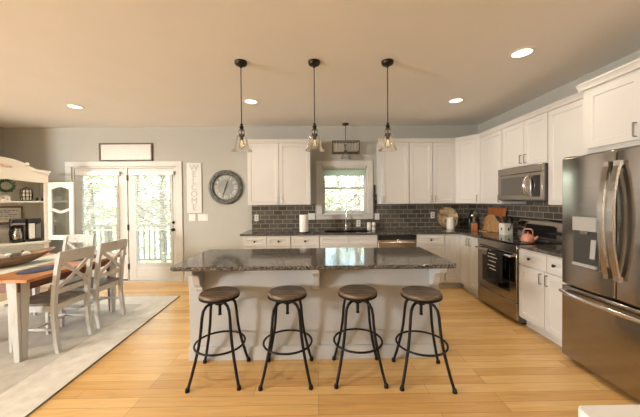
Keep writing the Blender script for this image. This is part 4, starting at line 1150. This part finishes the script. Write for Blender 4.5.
# open glazed door, hinged on the right stile and swung wide
Mi = Matrix.Rotation(-hz, 4, 'Z') @ Matrix.Translation(-HC)
hp = Vector((-4.32, 4.587, 0)); dv = Vector((.99, -.13, 0)).normalized(); wv = Vector((-.13, -.99, 0)).normalized()
MDr = Mi @ frame(hp, dv, wv)
DW, dz0, dz1, st = .46, .835, 1.755, .07
mb = MB(MDr).box(0.005, st, 0, .022, dz0, dz1).box(DW-st, DW, 0, .022, dz0, dz1).box(st, DW-st, 0, .022, dz0, dz0+.075)
arch = [(st, dz1)] + [(DW-st, dz1)] + [(DW-st - (DW-2*st)*k/16, dz1-.075 - .045*math.sin(PI*k/16)*-1 - .045) for k in range(17)]
mb.prism([(p[0], p[1]) for p in arch], 0, .022, 'xz')
dr = obj('glass_door', mb, hutch_m, t, .003)
mb = MB(MDr)
pl = [(st + (DW-2*st)*k/16, .011, 1.30 + .02*math.cos(2*PI*k/16)) for k in range(17)]
for i in range(16):
    a, b_ = pl[i], pl[i+1]
    mb.hexa([(a[0], .003, a[2]-.02), (b_[0], .003, b_[2]-.02), (b_[0], .019, b_[2]-.02), (a[0], .019, a[2]-.02)], [(a[0], .003, a[2]+.02), (b_[0], .003, b_[2]+.02), (b_[0], .019, b_[2]+.02), (a[0], .019, a[2]+.02)])
obj('door_bar', mb, hutch_m, dr)
obj('door_pane', MB(MDr).box(st, DW-st, .004, .008, dz0+.075, dz1-.07), pane_m, dr)
obj('door_knob', MB(MDr).lathe([(.006, -.001), (.012, -.015), (.001, -.022)], (DW-.03, 0, 1.22), 12, 'y'), bronze_m, dr)

# objects on the hutch; hl(x, y, z) converts hutch coordinates to the room
def hl(x, y, z): return HC + HU*x + Vector((-.813, .582, 0))*y + Vector((0, 0, z))
t = thing('leaf_wreath', 'small green leaf wreath hanging in the top of the hutch', 'wreath', hl(.09, -.045, 1.685), hz)
obj('ring', MB().tube([(.066*math.cos(2*PI*k/28), 0, .066*math.sin(2*PI*k/28)) for k in range(28)], .010, 8, True), leaf_dark_m, t)
mb = MB(); rr = random.Random(3)
for k in range(240):
    a = rr.random()*2*PI; c_ = Vector((.066*math.cos(a), rr.uniform(-.012, .008), .066*math.sin(a)))
    d1 = Vector((math.cos(a+rr.uniform(-1, 1)), rr.uniform(-.6, .1), math.sin(a+rr.uniform(-1, 1)))).normalized()*rr.uniform(.03, .05)
    sd = d1.cross(Vector((rr.random(), rr.random(), rr.random()))).normalized()*.007
    mb.add([c_, c_+d1*.5+sd, c_+d1, c_+d1*.5-sd], [(0, 1, 2, 3)])
lv = obj('leaves', mb, leaf_dark_m, t, smooth=0); lv['kind'] = 'stuff'
obj('hanging_ribbon', MB().box(-.004, .004, -.004, .004, .07, .085), white_m, t)
t = thing('wooden_crate', 'small white crate with tan dots on the hutch shelf', 'crate', hl(.03, .10, 1.46), hz)
obj('crate_box', MB().box(-.11, .11, -.05, .05, 0, .085), white_m, t, .004)
mb = MB()
for k in range(5): mb.lathe([(.011, -.0515), (.011, -.049)], (-.085+k*.0425, 0, .028+.022*(k % 2)), 12, 'y')
obj('dots', mb, boardlight_m, t)
t = thing('checked_jar', 'round white jar in a black wire grid on the hutch shelf', 'jar', hl(.325, .13, 1.46), hz)
obj('jar_body', MB().lathe([(.05, 0), (.06, .01), (.066, .06), (.066, .14), (.056, .185), (.046, .19)], (0, 0, 0), 24), cream_m, t)
mb = MB()
def jr(z): return .069 if .03 < z < .15 else .061
for z in (.008, .065, .125, .18): mb.tube([(jr(z)*math.cos(2*PI*k/24), jr(z)*math.sin(2*PI*k/24), z) for k in range(24)], .0065, 6, True)
for k in range(10):
    a = 2*PI*k/10; mb.tube([(jr(z)*math.cos(a), jr(z)*math.sin(a), z) for z in (.008, .065, .125, .18)], .0065, 6)
obj('wire_grid', mb, iron_m, t)
obj('lid', MB().lathe([(.048, .19), (.042, .203), (.012, .208), (.012, .218), (.001, .22)], (0, 0, 0), 20, cap=False), iron_m, t)
t = thing('figurine', 'tiny black figurine at the right end of the hutch shelf', 'figurine', hl(.465, .08, 1.46), hz)
obj('bodies', MB().ball((-.03, 0, .02), .02).ball((.03, 0, .02), .02).ball((-.03, 0, .045), .011).ball((.03, 0, .045), .011).box(-.05, .05, -.012, .012, 0, .008), black_m, t)

t = thing('framed_print', 'brown framed white print with grey lines of writing on the hutch counter', 'picture frame', hl(.12, .30, .8225), hz)
M = Matrix.Rotation(R(-8), 4, 'X')
fw, fh, f = .20, .42, .022
zb = .29
t.location.z = .8225
mb = MB(M).box(-fw, fw, 0, .02, 0+zb, zb+f).box(-fw, fw, 0, .02, fh+zb-.17, fh+zb-.17+f).box(-fw, -fw+f, 0, .02, zb+f, fh+zb-.17).box(fw-f, fw, 0, .02, zb+f, fh+zb-.17)
obj('frame', mb, printwood_m, t, .002)
obj('sheet', MB(M).box(-fw+f, fw-f, .008, .016, zb+f, fh+zb-.17), paper_m, t)
obj('easel', MB(M).box(-.14, -.12, .0, .018, 0, zb).box(.12, .14, .0, .018, 0, zb).box(-.16, .16, -.02, 0.0, zb-.015, zb), framewood_m, t)
mb = MB(M)
for z, a, b_ in ((.49, -.15, .15), (.462, -.06, .06), (.425, -.14, .13), (.398, -.10, .10), (.36, -.13, .14)):
    x = a
    while x < b_:
        L_ = rr.uniform(.02, .05); mb.box(x, min(b_, x+L_), .0065, .0085, z, z+.009); x += L_+.012
obj('writing', mb, mat('ink_grey', (.2, .19, .18), .8), t)

t = thing('coffee_maker', 'black drip coffee maker with glass carafe on the hutch counter', 'coffee maker', hl(.215, .13, .8225), hz)
t.scale = (.88, .9, 1.2)
obj('base', MB().box(-.085, .085, -.11, .10, 0, .03), black_m, t, .006)
obj('tower', MB().box(-.085, .085, .02, .10, .03, .30), black_m, t, .008)
obj('brew_head', MB().box(-.085, .085, -.11, .02, .215, .30), black_m, t, .01)
obj('steel_band', MB().box(-.086, .086, -.112, -.10, .225, .25), steel_m, t, .002)
cf = obj('carafe', MB().lathe([(.045, 0), (.062, .01), (.066, .05), (.055, .1), (.042, .13), (.045, .145)], (0, -.045, .033), 22), steel_m, t)
obj('carafe_handle', MB().tube([(-.05, -.06, .165), (-.10, -.08, .165), (-.105, -.08, .12), (-.095, -.08, .06)], .010, 8), black_m, cf)
obj('carafe_lid', MB().lathe([(.046, 0), (.044, .015), (.02, .02)], (0, -.045, .179), 20), black_m, cf)
t = thing('espresso_machine', 'silver and black single-cup coffee machine right of the drip coffee maker', 'coffee machine', hl(.395, .14, .8225), hz)
t.scale = (1.1, 1, 1.15)
obj('base', MB().box(-.07, .07, -.12, .10, 0, .03), black_m, t, .006)
obj('tower', MB().box(-.07, .07, 0, .10, .03, .31), black_m, t, .01)
obj('head', MB().box(-.07, .07, -.11, 0, .25, .315), black_m, t, .014)
obj('silver_front', MB().box(-.055, .0, -.115, -.0, .04, .25), white_m, t, .008)
obj('water_tank', MB().box(.01, .068, -.08, -.002, .035, .245), mat('tank_grey', (.2, .2, .2), .15), t, .008)

# ------------------------------------------------------------------ white table in the near right corner
t = thing('side_table', 'plain white table top in the near right corner of the photo', 'table', (.98, .45, 0))
tt = MB().prism([(.657, .20), (1.45, .20), (1.45, .715), (.672, .715), (.657, .70)], .862, .90, 'xy')
obj('tabletop', tt, white_m, t, .006, world=True, seg=3)
obj('apron', MB().box(.73, 1.41, .24, .675, .78, .862), white_m, t, world=True)
for x in (.73, 1.36):
    for y in (.24, .625): obj('leg', MB().hexa([(x+.008, y+.008, 0), (x+.042, y+.008, 0), (x+.042, y+.042, 0), (x+.008, y+.042, 0)], [(x, y, .78), (x+.05, y, .78), (x+.05, y+.05, .78), (x, y+.05, .78)]), white_m, t, .003, world=True)

# ------------------------------------------------------------------ outdoors
o = obj('deck', MB().box(-6.6, 2.2, YB+T, 6.75, -.14, -.06), deck_m); o['kind'] = 'structure'
o = obj('ground', MB().box(-40, 40, YB+T+.02, 50, -1.7, -1.5), soil_m); o['kind'] = 'structure'
t = thing('deck_railing', 'pale wooden deck railing with upright balusters outside the french doors', 'railing', (-3.2, 6.6, -.06))
ry = 6.62
for x in (-6.4, -4.9, -3.05, -1.2, .5, 2.0):
    obj('post', MB().box(x-.045, x+.045, ry-.045, ry+.045, -.06, .92), rail_m, t, world=True)
obj('top_rail', MB().box(-6.4, 2.0, ry-.06, ry+.06, .86, .90), rail_m, t, world=True)
obj('bottom_rail', MB().box(-6.4, 2.0, ry-.02, ry+.02, .06, .10), rail_m, t, world=True)
x = -6.3
while x < -1.3:
    if min(abs(x-q) for q in (-6.4, -4.9, -3.05, -1.2)) > .06:
        obj('baluster', MB().box(x-.014, x+.014, ry-.014, ry+.014, .10, .86), rail_m, t, world=True)
    x += .125

def tree(label, x, y, hgt, rad, seed, ma, nleaf=1500, trunk=.12, size=.16, low=.0):
    rr = random.Random(seed)
    t = thing('tree', label, 'tree', (x, y, -1.5), 0, 'trees outside')
    mb = MB()
    top = hgt*.92
    lean = rr.uniform(-.4, .4)
    spine = [(lean*(k/6)**1.5, rr.uniform(-.05, .05), top*k/6) for k in range(7)]
    mb.tube(spine, [trunk*(1-.13*k) for k in range(7)], 9)
    for k in range(9):
        a = rr.random()*2*PI; z = hgt*rr.uniform(.25, .8); L_ = rad*rr.uniform(.5, .95)
        i = z/top*6; p = Vector(spine[min(6, int(i))])
        p.z = z
        mb.tube([p, p+Vector((math.cos(a)*L_*.5, math.sin(a)*L_*.5, L_*.3)), p+Vector((math.cos(a)*L_, math.sin(a)*L_, L_*.75))], [trunk*.35, trunk*.2, trunk*.08], 6)
    obj('trunk', mb, trunk_m, t)
    vs, fs = [], []
    cl = [(Vector((rr.gauss(0, rad*.5), rr.gauss(0, rad*.45), hgt*rr.uniform(low, 1.0))), rad*rr.uniform(.22, .5)) for k in range(26)]
    for k in range(nleaf):
        c_, cr_ = cl[rr.randrange(len(cl))]
        p = c_ + Vector((rr.gauss(0, cr_*.6), rr.gauss(0, cr_*.6), rr.gauss(0, cr_*.45)))
        d1 = Vector((rr.gauss(0, 1), rr.gauss(0, 1), rr.gauss(0, .6))).normalized()*size*rr.uniform(.6, 1.3)
        sd = d1.cross(Vector((rr.gauss(0, 1), rr.gauss(0, 1), rr.gauss(0, 1)))).normalized()*size*.34
        b0 = len(vs); vs += [p, p+d1*.5+sd, p+d1, p+d1*.5-sd]; fs.append((b0, b0+1, b0+2, b0+3))
    f_ = obj('foliage', MB().add(vs, fs), ma, t, smooth=0); f_['kind'] = 'stuff'
    return t
tree('slim leafy tree seen through the left french door', -8.3, 10.6, 7.0, 1.7, 1, leafy_m, 1500, .09)
tree('light green tree seen between the two french doors', -6.6, 10.2, 7.5, 1.6, 2, leafy_m, 1400, .08)
tree('leafy tree seen through the right french door', -5.2, 9.6, 7.0, 1.5, 3, leaf_m, 1300, .10)
tree('dense tree farther off behind the left french door', -12.0, 15.0, 9.0, 2.6, 4, leaf_m, 1800, .16, .22)
tree('dense tree farther off behind the right french door', -8.4, 15.5, 9.5, 2.6, 5, leafy_m, 1800, .16, .22)
tree('tall trunked tree at the right of the sink window view', 1.35, 10.0, 8.0, 1.4, 6, leafy_m, 1300, .17)
tree('leafy tree at the left of the sink window view', .25, 11.0, 8.0, 1.6, 7, leaf_m, 1600, .10)
tree('dense tree farther off behind the sink window', 1.2, 15.0, 9.0, 2.6, 8, leaf_m, 2200, .18, .2)
tree('low bush-like tree at the foot of the sink window view', 2.4, 13.0, 5.0, 2.0, 9, leafy_m, 1400, .1)
